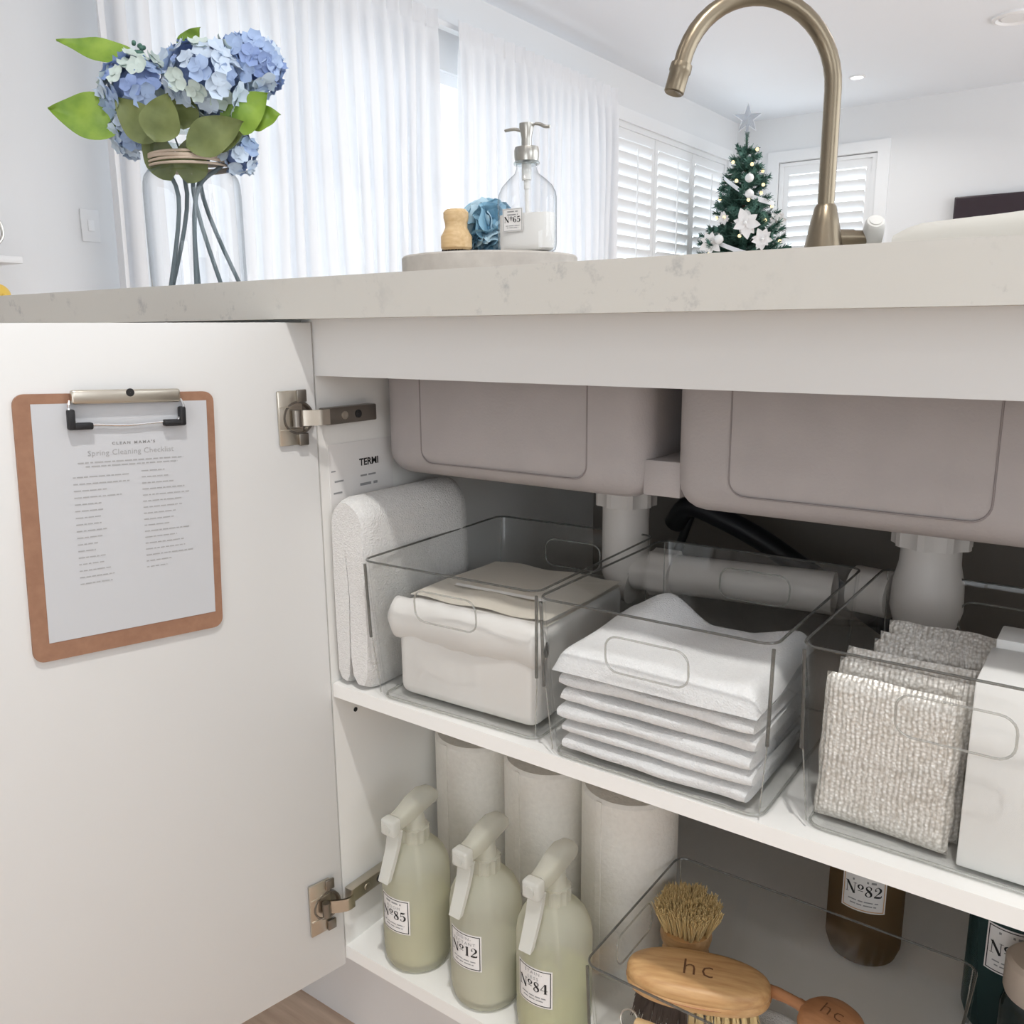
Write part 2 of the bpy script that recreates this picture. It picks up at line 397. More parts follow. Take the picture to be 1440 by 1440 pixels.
def make_label(parent, W, H, put, number, words, big=.26, border='ink', rnd=random.Random(3), puts=None):
    """printed label: paper, border line and print laid on a surface given by put(x, y, lift)"""
    n = 10
    mb = MB(); mb.grid(lambda u, v: put((u-.5)*W, (v-.5)*H, .0002), n, 2); lab = obj('label', mb, 'label_paper', parent, 0); lab['label'] = 'printed paper label'
    bw = W*.022; mb = MB(); i = W*.035
    def strip(x0, x1, y0, y1, k): mb.grid(lambda u, v: put(x0+(x1-x0)*u, y0+(y1-y0)*v, .0004), k, 1)
    strip(-W/2+i, W/2-i, H/2-i-bw, H/2-i, n); strip(-W/2+i, W/2-i, -H/2+i, -H/2+i+bw, n)
    strip(-W/2+i, -W/2+i+bw, -H/2+i, H/2-i, 1); strip(W/2-i-bw, W/2-i, -H/2+i, H/2-i, 1)
    obj('label_border', mb, border, lab, 0)
    mb = MB(); vs, fs = number_mesh(number, H*big, W*.82/(number_width(number if len(number) > 2 else 'No82')*H*big)); ox = 0 if len(number) > 2 else -W*.19; mb.add([put(x+ox, y+H*.02, .0005) for x, y in vs], fs)
    obj('label_number', mb, 'ink', lab, 0)
    mb = MB(); y = H*.36
    for wd in words:
        if wd:
            vs, fs = text_mesh(wd, H*.115, 1.15, 0, 1.25); mb.add([put(x, yy+y, .0005) for x, yy in vs], fs)
        else:
            bars(mb, -W*.26, W*.26, y, H*.07, rnd, lambda a, b: put(a, b, .0005))
        y -= H*.135
    for k in range(2): bars(mb, -W*(.34-.05*k), W*(.34-.05*k), -H*(.25+.085*k), H*.04, rnd, lambda a, b: put(a, b, .0005))
    stuff(obj('label_print', mb, 'ink_grey', lab, 0))
    return lab
def number_width(t): return sum(glyph(c)[1]+.02 for c in t)

# ------------------------------------------------------------------ the room
XL, XR, YB, YF, ZC = -2.6, 3.4, 7.5, -2.6, 2.66
def wall_boxes(mb, axis, p0, p1, a0, a1, holes):
    """wall slab between p0..p1 along axis, spanning a0..a1 on the other horizontal axis, z 0..ZC, with rectangular holes (b0,b1,z0,z1)"""
    cuts = sorted(set([a0, a1]+[h[0] for h in holes]+[h[1] for h in holes]))
    for c0, c1 in zip(cuts, cuts[1:]):
        zs = [(0, ZC)]
        for h in holes:
            if h[0] <= c0+1e-6 and h[1] >= c1-1e-6: zs = [(0, h[2]), (h[3], ZC)]
        for z0, z1 in zs:
            if z1-z0 < 1e-4: continue
            if axis == 'x': mb.box((p0, c0, z0), (p1, c1, z1))
            else: mb.box((c0, p0, z0), (c1, p1, z1))
DOOR = (1.42, 4.86, .0, 2.22); SHUT = (5.16, 7.26, .85, 2.30); BWIN = (-2.2, -1.36, .95, 2.27)
mb = MB(); wall_boxes(mb, 'x', XL-.12, XL, YF, YB, [DOOR, SHUT]); struct('wall_left', mb, 'wall_white')
mb = MB(); wall_boxes(mb, 'y', YB, YB+.12, XL, XR, [BWIN]); struct('wall_back', mb, 'wall_white')
KFILL = (-2.5, -.7, .95, 2.15)  # added fill opening beside the kitchen, out of view
mb = MB(); wall_boxes(mb, 'x', XR, XR+.12, YF, YB, [KFILL, (.4, 7.0, 0, 2.35)]); struct('wall_right', mb, 'wall_white')  # both gaps are made up to let fill light in
mb = MB(); wall_boxes(mb, 'y', YF-.12, YF, XL-.12, XR+.12, [(.3, 1.4, .0, 1.15)]); struct('wall_front', mb, 'wall_white')  # low gap added to send front light onto the cabinet
struct('ceiling', MB().box((XL-.12, YF-.12, ZC), (XR+.12, YB+.12, ZC+.1)), 'ceiling_white')
floor = struct('floor', MB().box((XL-.12, YF-.12, -.1), (XR+.12, YB+.12, -.004)), 'floor_gap')
# planks in the part of the floor near the cabinet; each its own board
PW = .145; rnd = random.Random(4)
pm = {}
for j in range(9):
    y0 = -1.05+j*PW; x = -1.9+rnd.random()*.5
    while x < 1.7:
        L = rnd.choice((.9, 1.2)); k = L
        if k not in pm:
            pm[k] = MB().rbox((0, 0, -.004), (L-.003, PW-.003, .0), .001, 1).mesh('plank'); pm[k].materials.append(MATS['floor_wood'])
        o = obj('plank', pm[k], None, floor); o.location = (x, y0, 0); x += L
stuff(obj('plank_field', MB().box((XL, 1.05-.8, -.004), (XR, YB, 0)).box((XL, YF, -.004), (XR, -1.06, 0)), 'floor_wood', floor))

# sliding door behind the sheers
sd = bpy.data.objects.new('window_1', None); COL.objects.link(sd); sd['kind'] = 'structure'
mb = MB(); x0, x1 = XL-.09, XL-.03
for z0, z1 in ((0, .06), (2.16, 2.22)): mb.box((x0, 1.42, z0), (x1, 4.86, z1))
for yy in (1.42, 4.80): mb.box((x0, yy, 0), (x1, yy+.06, 2.22))
obj('window_frame', mb, 'trim_white', sd)
for yy in (2.27, 3.13, 3.98):
    obj('mullion', MB().box((x0, yy, .06), (x1, yy+.07, 2.16)), 'trim_white', sd)
for yy, ye in ((1.48, 2.27), (2.34, 3.13), (3.2, 3.98), (4.05, 4.80)):
    obj('pane', MB().box((XL-.065, yy, .06), (XL-.06, ye, 2.16)), 'pane_glass', sd)
# covered patio outside: its ceiling and beam are what darkens the upper half of the glass
struct('ceiling_patio', MB().box((-5.8, -1, 2.42), (XL-.13, 9, 2.5)), 'outside')
struct('trim_patio_beam', MB().box((-5.8, -1, 2.16), (-5.6, 9, 2.42)), 'outside')

# shutters
def louvre_mesh(L, name):
    pts = [(.045*math.cos(2*PI*k/12), .0055*math.sin(2*PI*k/12)) for k in range(12)]
    mb = MB(); n = 12
    mb.add([(0, a, b) for a, b in pts]+[(L, a, b) for a, b in pts], [tuple(range(n))[::-1], tuple(range(n, 2*n))]+[(i, (i+1) % n, n+(i+1) % n, n+i) for i in range(n)])
    me = mb.mesh(name); me.materials.append(MATS['trim_white']); return me
def shutter(idx, origin, rot, panels, z0, z1):
    w_ = bpy.data.objects.new('window_%d' % idx, None); COL.objects.link(w_); w_['kind'] = 'structure'
    w_.location = origin; w_.rotation_euler = (0, 0, rot)
    a0 = panels[0][0]; a1 = panels[-1][1]
    mb = MB(); f = .035
    mb.box((a0-f, -.03, z1), (a1+f, .03, z1+f)).box((a0-f, -.03, z0-f), (a1+f, .03, z0)).box((a0-f, -.03, z0), (a0, .03, z1)).box((a1, -.03, z0), (a1+f, .03, z1))
    obj('window_frame', mb, 'trim_white', w_)
    obj('pane', MB().box((a0, .075, z0), (a1, .08, z1)), 'pane_glass', w_)
    for (p0, p1) in panels:
        s = .05; mb = MB()
        mb.box((p0, -.014, z0), (p0+s, .014, z1)).box((p1-s, -.014, z0), (p1, .014, z1)).box((p0+s, -.014, z1-.07), (p1-s, .014, z1)).box((p0+s, -.014, z0), (p1-s, .014, z0+.07))
        obj('shutter_frame', mb, 'trim_white', w_)
        me = louvre_mesh(p1-p0-2*s-.004, 'louvre'); n = int((z1-z0-.16)/.082)
        for k in range(n):
            o = obj('louvre', me, None, w_); o.location = (p0+s+.002, 0, z0+.07+.041+(z1-z0-.14)/n*k); o.rotation_euler = (R(-52), 0, 0)
        obj('tilt_rod', MB().tube([((p0+p1)/2, -.05, z0+.12), ((p0+p1)/2, -.05, z1-.12)], .006, 8), 'trim_white', w_)
# local x runs along the wall so that local -y faces the room
shutter(2, (XL-.03, 0, 0), R(90), [(5.2, 5.88), (5.885, 6.57), (6.575, 7.24)], .88, 2.27)
shutter(3, (0, YB+.03, 0), 0, [(-2.16, -1.40)], .98, 2.24)
struct('trim_3', MB().box((XL, 5.06, .75), (XL+.018, 5.16, 2.4)).box((XL, 7.28, .75), (XL+.018, 7.36, 2.4)).box((XL, 5.16, 2.31), (XL+.018, 7.28, 2.4)), 'trim_white')
struct('trim_4', MB().box((-2.3, YB-.018, .85), (-2.2, YB, 2.37)).box((-1.36, YB-.018, .85), (-1.26, YB, 2.37)).box((-2.2, YB-.018, 2.28), (-1.36, YB, 2.37)), 'trim_white')

# sheer curtains: pinch pleated, one object per drawn curtain
def curtain(y0, y1, seed, label):
    rnd = random.Random(seed); npl = round((y1-y0)/.098); ph = [rnd.uniform(-.5, .5) for _ in range(npl+2)]; amp = [rnd.uniform(.7, 1.25) for _ in range(npl+2)]
    def fn(u, v):
        s = u*npl; k = int(s); z = 2.43-v*2.41; top = math.exp(-v*9)
        f = s+ (1-top)*.28*(ph[k]+(ph[min(k+1, npl)]-ph[k])*(s-k)) + .12*math.sin(v*3+k*.7)*(1-top)
        a = amp[k]+(amp[min(k+1, npl)]-amp[k])*(s-k)
        wv = math.cos(2*PI*f)
        x = -2.46+.034*a*(wv if v > .05 else (abs(wv)**3*math.copysign(1, wv))*.9)*(.55+.45*(1-top)) + .012*math.sin(v*5+s*.9)*(1-top)
        return (x, y0+u*(y1-y0)+.016*math.sin(4*PI*f)*(1-top), z)
    t = thing('sheer_curtain', label, 'curtain', (0, 0, 0), 0, 'sheer curtains across the glass doors')
    mb = MB(); mb.grid(fn, npl*12, 44); obj('drape', mb, 'sheer', t, 80)
    mb = MB(); mb.grid(lambda u, v: ((lambda p: (p[0]+.003, p[1], 2.432-v*.085))(fn(u, .0))), npl*8, 1); obj('heading_tape', mb, 'sheer', t, 80)
curtain(1.26, 3.10, 1, 'left sheer white curtain hanging behind the hydrangea vase')
curtain(3.27, 4.97, 2, 'right sheer white curtain behind the soap dispenser, ending before the shutters')
tag(obj('curtain_track', MB().box((-2.56, 1.26, 2.40), (-2.51, 4.97, 2.425)), 'trim_white'), 'white ceiling-hung curtain track above the sheer curtains', 'curtain track').location = (0, 0, 0)

# light switch on the strip of wall left of the curtain
sw = thing('light_switch', 'white light switch plate on the wall left of the curtain', 'switch', (XL, 1.245, 1.24))
obj('plate', MB().rbox((0, -.036, -.058), (.008, .036, .058), .003), 'switch', sw)
obj('rocker', MB().rbox((.008, -.012, -.02), (.013, .012, .02), .002), 'trim_white', sw)

# ceiling fittings
def downlight(x, y, label, power, spread=150):
    t = thing('downlight', label, 'light', (x, y, ZC), 0, 'recessed ceiling downlights')
    obj('trim_ring', MB().lathe([(.044, -.001), (.058, -.001), (.058, -.006), (.046, -.010), (.043, -.004), (.044, -.001)], 28), 'trim_white', t)
    obj('lens', MB().lathe([(.0001, -.003), (.043, -.003), (.043, -.0015), (.0001, -.0015)], 24), 'lamp_disc', t)
    if power:
        a = area('downlight_lamp', (x, y, ZC-.016), (x, y, 0), .085, power, (1, .98, .95), shape='DISK', spread=spread)
downlight(-1.32, 6.58, 'lit ceiling downlight above the far living room', 10)
for x, y, p in ((.82, -.64, 24), (-.9, -.9, 4), (2.2, -.9, 4), (.6, -2.1, 4), (1.0, 3.0, 12), (-1.0, 3.0, 12), (1.2, 5.6, 12)):  # island lamp follows the shelf shadow; the other unseen lamps are added ambient fill
    downlight(x, y, 'recessed round ceiling downlight %s' % ('above the island bench' if y == -.64 else 'added out of view for fill over the left kitchen run' if x < -.8 and y < 0 else 'added out of view for fill over the right kitchen run' if x > 2 else 'added for fill against the kitchen wall behind the viewer' if y < -2 else 'added out of view for fill in the living room near the curtains' if x < 0 else 'added out of view for fill in the living room over the middle' if y < 4 else 'added out of view for fill in the living room near the television'), p)
cv = thing('ceiling_vent', 'round white ceiling vent ring at the top right', 'vent', (-.2, 5.82, ZC))
obj('ring', MB().lathe([(.10, 0), (.135, 0), (.135, -.012), (.115, -.02), (.10, -.008), (.10, 0)], 32), 'trim_white', cv)
obj('cone', MB().lathe([(.0001, -.012), (.085, -.012), (.09, -.002), (.0001, -.002)], 28), 'trim_white', cv)

# television on the far wall
tv = thing('television', 'black flat television on the far white wall, behind the worktop', 'television', (.05, YB-.004, 1.45))
obj('cabinet', MB().rbox((-.78, -.07, -.44), (.78, -.012, .40), .006), 'tv_black', tv)
obj('screen', MB().box((-.765, -.072, -.42), (.765, -.0702, .385)), 'tv_black', tv)
obj('bracket', MB().box((-.2, -.012, -.15), (.2, 0, .15)), 'black_plastic', tv)

# ------------------------------------------------------------------ kitchen island
ZB, TT = .862, .0372; ZT = ZB+TT
# worktop with two sink cut-outs
B1 = (.008, .322); B2 = (.347, .662); BY = (.08, .44)
mb = MB(); xa, xb, ya, yb = -1.75, 1.55, -.03, .90
mb.box((xa, ya, ZB), (xb, ya+.04, ZT))
c1, c2 = (B1[0]+.02, B1[1]-.02), (B2[0]+.02, B2[1]-.02); ca, cb = BY[0]+.02, BY[1]-.02
mb.box((xa, ya+.04, ZB), (xb, ca, ZT)); mb.box((xa, cb, ZB), (xb, yb, ZT))
mb.box((xa, ca, ZB), (c1[0], cb, ZT)).box((c1[1], ca, ZB), (c2[0], cb, ZT)).box((c2[1], ca, ZB), (xb, cb, ZT))
tag(obj('worktop', mb, 'quartz'), 'pale flecked quartz worktop running across the whole island', 'worktop')

CW = .90   # inner width of the sink cabinet
cab = thing('sink_cabinet', 'white sink base cabinet with its left door standing open', 'cabinet')
obj('side_panel', MB().box((-.016, 0, .147), (0, .56, ZB)), 'cab_inside', cab)
obj('side_panel', MB().box((CW, 0, .147), (CW+.016, .56, ZB)), 'cab_inside', cab)
obj('bottom_panel', MB().box((0, 0.0005, .147), (CW, .56, .163)), 'cab_inside', cab)
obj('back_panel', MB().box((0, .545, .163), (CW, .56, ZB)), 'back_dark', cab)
obj('rail', MB().box((0, 0, .8074), (CW, .016, ZB)), 'cab_white', cab)
obj('shelf', MB().box((.0008, .0007, .4678), (CW-.0008, .52, .4829)), 'cab_inside', cab)
tag(obj('kickboard', MB().box((-1.7, .047, 0), (1.5, .062, .146)), 'kick'), 'pale grey kickboard under the cabinets along the floor', 'kickboard')
hole = obj('shelf_hole', MB().lathe([(.0001, 0), (.0026, 0), (.0026, .0008), (.0001, .0008)], 12, (0, .032, .441), Matrix.Rotation(R(90), 3, 'Y')), 'ink', cab)
# open door, hinged on the left
DA = R(11.207)
door = obj('door', MB().rbox((-.018, -.4555, .141), (0, 0, .859), .0012, 2), 'cab_white', cab)
door.location = (.0011, -.0022, 0); door.rotation_euler = (0, 0, -DA)
door['label'] = 'open white cabinet door seen from its inner face'
def hinge(z, hh, m_arm):
    hg = obj('hinge', MB().rbox((.0, -.0425, -hh), (.0035, -.0165, hh), .0012, 2), 'nickel', cab)
    hg.location = (.0011, -.0022, z); hg.rotation_euler = (0, 0, -DA); hg['label'] = 'nickel-plated concealed hinge'
    sub = lambda n, mb, m: obj(n, mb, m, hg)
    sub('hinge_cup', MB().lathe([(.0165, .0005), (.0165, .0045), (.0145, .0045), (.013, .001), (.0001, .001)], 28, (0, -.0215, 0), Matrix.Rotation(R(90), 3, 'Y')), 'dark_nickel')
    for s in (-1, 1):
        sub('clip_wing', MB().rbox((.0033, -.023, s*hh*.80-.006), (.0062, -.0125, s*hh*.80+.006), .001), 'dark_nickel')
        sub('clip_ridge', MB().rbox((.0033, -.0415, s*hh*.42-.0008), (.0046, -.019, s*hh*.42+.0008), .0006), 'nickel')
    # curved link from the cup to the arm
    mb = MB(); path = [(.004, -.024), (.012, -.014), (.017, -.004), (.016, .006)]
    vs = []; 
    for (a, b) in cr(path, 5):
        vs.append((a, b))
    n = len(vs)
    mb.add([(a, b, -.0075) for a, b in vs]+[(a, b, .0075) for a, b in vs], [(i, i+1, n+i+1, n+i) for i in range(n-1)])
    mb.add([(a+.0022, b-.001, -.0075) for a, b in vs]+[(a+.0022, b-.001, .0075) for a, b in vs], [(i, i+1, n+i+1, n+i) for i in range(n-1)])
    sub('hinge_link', mb, 'nickel')
    sub('hinge_barrel', MB().tube([(.009, -.026, -.008), (.009, -.026, .008)], .0045, 12), 'dark_nickel')
    arm = obj('hinge_arm', MB().rbox((.0, .002, z-.0095), (.012, .072, z+.0075), .0015, 2), m_arm, cab)
    for k, yy in enumerate((.026, .045)):
        obj('screw', MB().lathe([(.0042, .0), (.0042, .0012), (.003, .0016), (.0008, .0008), (.0001, .0008)], 14, (.0118, yy, z-.001), Matrix.Rotation(R(90), 3, 'Y')), 'nickel' if k == 0 else 'ink', arm)
    return hg
hinge(.768, .0265, 'dark_nickel'); hinge(.230, .031, 'nickel')
# maker's sticker on the side panel
stk = tag(obj('sticker', MB().box((.0002, .012, .668), (.0006, .105, .737)), 'label_paper'), 'pale printed sticker on the inner side panel above the towel', 'sticker')
mb = MB(); vs, fs = text_mesh('TERMI', .0105, 1.0, .0003); mb.add([(.0009, .0685+x, .7135+y) for x, y in vs], fs); obj('print', mb, 'ink', stk, 0)
mb = MB(); rnd = random.Random(5)
for (a, b, z, h) in ((.055, .078, .6995, .0026), (.054, .08, .690, .004), (.018, .032, .698, .0026), (.016, .028, .686, .0026), (.014, .02, .709, .002)):
    bars(mb, a, b, z, h, rnd, lambda p, q: (.0009, p, q))
obj('small_print', mb, 'ink_grey', stk, 0)
# neighbouring units under the same worktop (mostly hidden behind the open door)
for (u0, u1, lab) in ((-.62, -.018, 'closed white base cabinet left of the open sink cabinet, hidden behind its open door'), (CW+.018, 1.5, 'closed white base cabinet right of the sink cabinet')):
    n = thing('base_cabinet', lab, 'cabinet')
    obj('carcass', MB().box((u0, .001, .147), (u1, .56, ZB)), 'cab_inside', n)
    obj('door', MB().rbox((u0+.002, -.0195, .141), (u1-.002, -.001, .859), .0012), 'cab_white', n)
tag(obj('island_back_panel', MB().box((-1.7, .565, .0), (1.5, .585, ZB)), 'cab_white'), 'white back panel of the island below the worktop', 'panel')

# ------------------------------------------------------------------ sink
sink = thing('double_sink', 'grey composite double bowl sink seen from below inside the cabinet', 'sink')
def bowl(x0, x1, y0, y1, z0):
    bm = bmesh.new(); bmesh.ops.create_cube(bm, size=1)
    for v in bm.verts: v.co = Vector(((x0+x1)/2+v.co.x*(x1-x0), (y0+y1)/2+v.co.y*(y1-y0), (z0+ZB)/2+v.co.z*(ZB-z0)))
    low = [e for e in bm.edges if not all(v.co.z > ZB-.001 for v in e.verts)]
    bmesh.ops.bevel(bm, geom=low, offset=.026, segments=5, profile=.5, affect='EDGES')
    bmesh.ops.delete(bm, geom=[f for f in bm.faces if all(v.co.z > ZB-.001 for v in f.verts)], context='FACES')
    bm.verts.index_update(); mb = MB().add([v.co for v in bm.verts], [[v.index for v in f.verts] for f in bm.faces])
    n0 = len(mb.v); c = Vector(((x0+x1)/2, (y0+y1)/2, ZB)); t = .008
    inner = [Vector(((p[0]-c.x)*(1-2*t/(x1-x0))+c.x, (p[1]-c.y)*(1-2*t/(y1-y0))+c.y, ZB+(p[2]-ZB)*(1-t/(ZB-z0)))) for p in mb.v]
    mb.add(inner, [[v.index for v in f.verts][::-1] for f in bm.faces]); bm.free()
    return mb
def emboss(x0, x1, z0, ztop, y):
    """shallow raised line framing a panel on the bowl's front"""
    r = .014; p = [(x0, ztop)]
    for a in range(180, 271, 15): p.append((x0+r+r*math.cos(R(a)), z0+r+r*math.sin(R(a))))
    for a in range(270, 361, 15): p.append((x1-r+r*math.cos(R(a)), z0+r+r*math.sin(R(a))))
    p.append((x1, ztop)); return MB().tube([(a, y, b) for a, b in p], .0008, 6)
b1 = obj('bowl', bowl(B1[0], B1[1], BY[0], BY[1], .700), 'sink_grey', sink, 50)
b2 = obj('bowl', bowl(B2[0], B2[1], BY[0], BY[1], .697), 'sink_grey', sink, 50)
obj('raised_line', emboss(.066, .265, .716, ZB-.004, BY[0]), 'sink_line', b1)
obj('raised_line', emboss(.400, .591, .716, ZB-.004, BY[0]), 'sink_line', b2)
mbx = MB().rbox((.316, .092, .706), (.352, .30, .738), .002); obj('bridge', mbx, 'sink_grey', sink)

# waste pipes
def ribbed(r, z0, z1, n=16):
    mb = MB(); m = n*4; prof = []
    vs = []
    for z in (z0, z1):
        for i in range(m):
            rr = r*(1 if (i//2) % 2 else .92); a = 2*PI*i/m; vs.append((rr*math.cos(a), rr*math.sin(a), z))
    return mb.add(vs, [(i, (i+1) % m, m+(i+1) % m, m+i) for i in range(m)]+[tuple(range(m))[::-1], tuple(range(m, 2*m))])
def waste(x, y, ztop, label):
    t = thing('waste_pipe', label, 'pipe', (x, y, 0))
    obj('collar_nut', ribbed(.034, ztop-.040, ztop-.003, 9), 'pvc', t)
    obj('flange', MB().lathe([(.0001, ztop-.0055), (.039, ztop-.0055), (.039, ztop-.001), (.0001, ztop-.001)], 28), 'pvc', t)
    return t
t = waste(.215, .25, .700, 'pale plastic waste pipe under the left sink bowl')
obj('tailpipe', MB().tube([(0, 0, .662), (0, 0, .60), (.0, .0, .585), (.004, .0, .574), (.014, .0, .572)], .026, 20), 'pvc', t)
obj('cross_pipe', MB().tube([(.014, 0, .5865), (.225, .02, .5905)], .0215, 20), 'pvc', t)
obj('coupling', ribbed(.027, -.014, .014, 8).xf(Matrix.Translation((.048, .003, .5868)) @ Matrix.Rotation(R(90), 4, 'Y')), 'pvc', t)
t = waste(.527, .25, .697, 'pale plastic waste pipe and trap under the right sink bowl')
obj('trap', MB().lathe([(.0001, .574), (.016, .575), (.027, .583), (.031, .598), (.030, .622), (.026, .640), (.025, .662), (.0001, .662)], 28), 'pvc', t)
obj('elbow', MB().tube([(-.03, .005, .602), (-.066, .012, .602)], .0225, 18), 'pvc', t)
h = tag(obj('black_hose', MB().tube(cr([(.19, .43, .60), (.215, .42, .628), (.26, .42, .617), (.31, .42, .597), (.36, .42, .570), (.43, .43, .53), (.48, .44, .4972)], 6), .0135, 14), 'black_plastic'), 'black hose sloping down behind the clear bins under the sink', 'hose')
h2 = tag(obj('black_hose', MB().tube(cr([(.175, .44, .4905), (.185, .44, .54), (.20, .45, .60), (.212, .455, .64), (.214, .455, .69)], 6), .006, 12), 'black_plastic'), 'thin black hose rising behind the gap between the sink bowls', 'hose')

# ------------------------------------------------------------------ clear bins
def bin_loop(W, L, r, ex, ey, z, n=5):
    return [(x+W/2, y+L/2, z) for x, y in rrect(W-2*ex, L-2*ey, r, n)]
def clear_bin(label, loc, rz, W, L, H, e=.005, e2=.010, handle=.072, side_handle=False, group='clear storage bins with handles'):
    t = thing('storage_bin', label, 'bin', loc, rz, group)
    th = .0022; mb = MB()
    loops = [bin_loop(W, L, .010, e+.008, e2+.008, 0), bin_loop(W, L, .016, e, e2, .006), bin_loop(W, L, .012, 0, 0, H)]
    inn = [bin_loop(W, L, .010, th, th, H), bin_loop(W, L, .014, e+th, e2+th, .008), bin_loop(W, L, .009, e+.010, e2+.010, .0030)]
    n = len(loops[0]); vs = []; fs = []
    allL = loops+inn
    for q in allL: vs += q
    for j in range(len(allL)-1):
        for i in range(n): fs.append((j*n+i, j*n+(i+1) % n, (j+1)*n+(i+1) % n, (j+1)*n+i))
    fs.append(tuple(range(n))[::-1]); fs.append(tuple(range((len(allL)-1)*n, len(allL)*n)))
    obj('bin_body', mb.add(vs, fs), 'acrylic', t, 40)
    obj('rim', MB().tube(bin_loop(W, L, .012, .001, .001, H), .0011, 8, True), 'acrylic_edge', t)
    obj('base_edge', MB().tube(bin_loop(W, L, .012, e+.004, e2+.004, .0022), .0011, 8, True), 'acrylic_bead', t)
    fr = lambda z: e2*(1-z/H)
    # outlined grip openings in the front and back walls
    for s, yb_ in ((0, 0), (1, L)):
        hw, hz0, hz1 = handle/2, H*.655, H*.655+.031
        pts = rrect(2*hw, hz1-hz0, .011, 5, W/2, (hz0+hz1)/2)
        y_ = lambda z: (fr(z)-.0006) if s == 0 else (L-fr(z)+.0006)
        ring = [(x, y_(z), z) for x, z in pts]
        if side_handle:      # grips in the two short side walls instead
            sd_ = lambda z: e*(1-z/H)-.0006
            ring = [(sd_(z) if s == 0 else W-sd_(z), x-W/2+L/2, z) for x, z in pts]
        obj('grip_outline', MB().tube(ring, .0009, 8, True), 'acrylic_bead', t)
    for sx in (0, 1):
        x = .0016 if sx == 0 else W-.0016
        obj('corner_rib', MB().tube([(x+(.0012 if sx == 0 else -.0012), .0035, H-.004), (x+(.003 if sx == 0 else -.003), fr(H*.45)+.0005, H*.45)], .0015, 8), 'acrylic_edge', t)
        obj('wall_corner', MB().tube([(x+(.0035 if sx == 0 else -.0035), fr(H*.44)+.002, H*.44), (x+(e+.003)*(1 if sx == 0 else -1), e2+.002, .006)], .0006, 6), 'acrylic_bead', t)
        obj('wall_corner', MB().tube([(x+(.003 if sx == 0 else -.003), L-.004, H-.002), (x+(e+.003)*(1 if sx == 0 else -1), L-e2-.003, .006)], .0005, 6), 'acrylic_bead', t)
    return t
ZS = .4831
clear_bin('clear bin on the shelf next to the rolled towel, holding the wipes pack', (.0603, -.0085, ZS), R(2.35), .205, .244, .1465)
clear_bin('middle clear bin on the shelf, holding a stack of white cloths', (.2712, -.0113, ZS), R(.57), .205, .244, .1465)
clear_bin('rightmost clear bin on the shelf, holding silver scourers and a white box', (.4885, .003, ZS), R(-.08), .205, .244, .1465)
clear_bin('clear bin on the cabinet floor holding wooden brushes', (.321, -.012, .1635), 0, .287, .197, .1365, .006, .010, side_handle=True)

# --- folded towel standing against the side panel
tw = thing('rolled_towel', 'thick white folded towel standing on the shelf against the cabinet side', 'towel', (.0025, .004, ZS))
def towel_loop(y, k):
    """inverted-U cross-section of a towel folded over itself, in x-z"""
    return None
mb = MB(); D_, H_ = .165, .188; n = 40
out = []
# outline of the folded towel (x, z), two legs and a rounded fold on top
def tw_outline(grow):
    g = grow; p = []
    p += [(.002-g, .012), (.0015-g, .06), (.002-g, .12), (.003-g, .155)]
    for a in range(170, -1, -17): p.append((.027+(.0245+g)*math.cos(R(a)), .160+(.026+g)*math.sin(R(a))))
    p += [(.0535+g, .12), (.0545+g, .06), (.0525+g, .014), (.046+g*.5, .002), (.036, .002), (.029, .010), (.0262, .03), (.0258, .09), (.0256, .138), (.0252, .142), (.0248, .138), (.0246, .09), (.0242, .03), (.0205, .008), (.014, .001), (.006, .003)]
    return p
O = tw_outline(0); m = len(O); ny = 26
for j in range(ny+1):
    v = j/ny; y = v*D_; e = min(v, 1-v)*ny; rd = 1-.045*max(0, 2-e)**1.6
    for i, (x, z) in enumerate(tw_outline(0)):
        nz = noise.noise((x*40, y*18, z*18+3))*.0022
        cxm, czm = .0275, .09
        out.append((min(max(cxm+(x-cxm)*rd+nz, .0), .0575), y+nz, max(0, czm+(z-czm)*(1-(1-rd)*.35)*1.0+nz*.5*(1 if z > .02 else 0) + .018*(z/.19))))
fs = [(j*m+i, j*m+(i+1) % m, (j+1)*m+(i+1) % m, (j+1)*m+i) for j in range(ny) for i in range(m)]
mb.add(out, fs); mb.f += [tuple(range(m))[::-1], tuple(ny*m+i for i in range(m))]
tb = obj('towel_body', mb, 'towel', tw, 60)
bm = bmesh.new(); bm.from_mesh(tb.data); bmesh.ops.triangulate(bm, faces=[f for f in bm.faces if len(f.verts) > 4]); bm.to_mesh(tb.data); bm.free()

# --- wipes pack
pk = thing('wipes_pack', 'white soft pack of wipes with a folded top in the left clear bin', 'pack', (.0603, -.0085, ZS+.0033), R(2.35))
def soft(a, b, r, seed, amp=.0015):
    mb = MB().rbox(a, b, r, 4)
    return mb
obj('pack_body', MB().rbox((.022, .024, .0), (.188, .205, .098), .012, 4), 'pack_white', pk, 60)
mb = MB(); n = 36
def flapfn(u, v):
    x = .010+u*.186; a = v*2*PI; k = min(1, 14*u+.35, 14*(1-u)+.35)
    rr = .0175*k
    return (x, .030+rr*.72*math.cos(a)+.0025*math.sin(u*9), .079+rr*1.25*math.sin(a)+.003*math.sin(u*3.1)+.0008*math.sin(u*40))
mb.grid(flapfn, 40, 20); obj('folded_flap', mb, 'pack_white', pk, 80)
mb = MB(); mb.grid(lambda u, v: (.024+u*.163, .045+v*.155, .1005+.0035*math.sin(u*PI)*math.sin(v*PI)+.0012*math.sin(u*14+v*5)), 20, 12)
mb.add([(.024, .045, .096), (.187, .045, .096), (.187, .2, .096), (.024, .2, .096)], [(0, 1, 2, 3)])
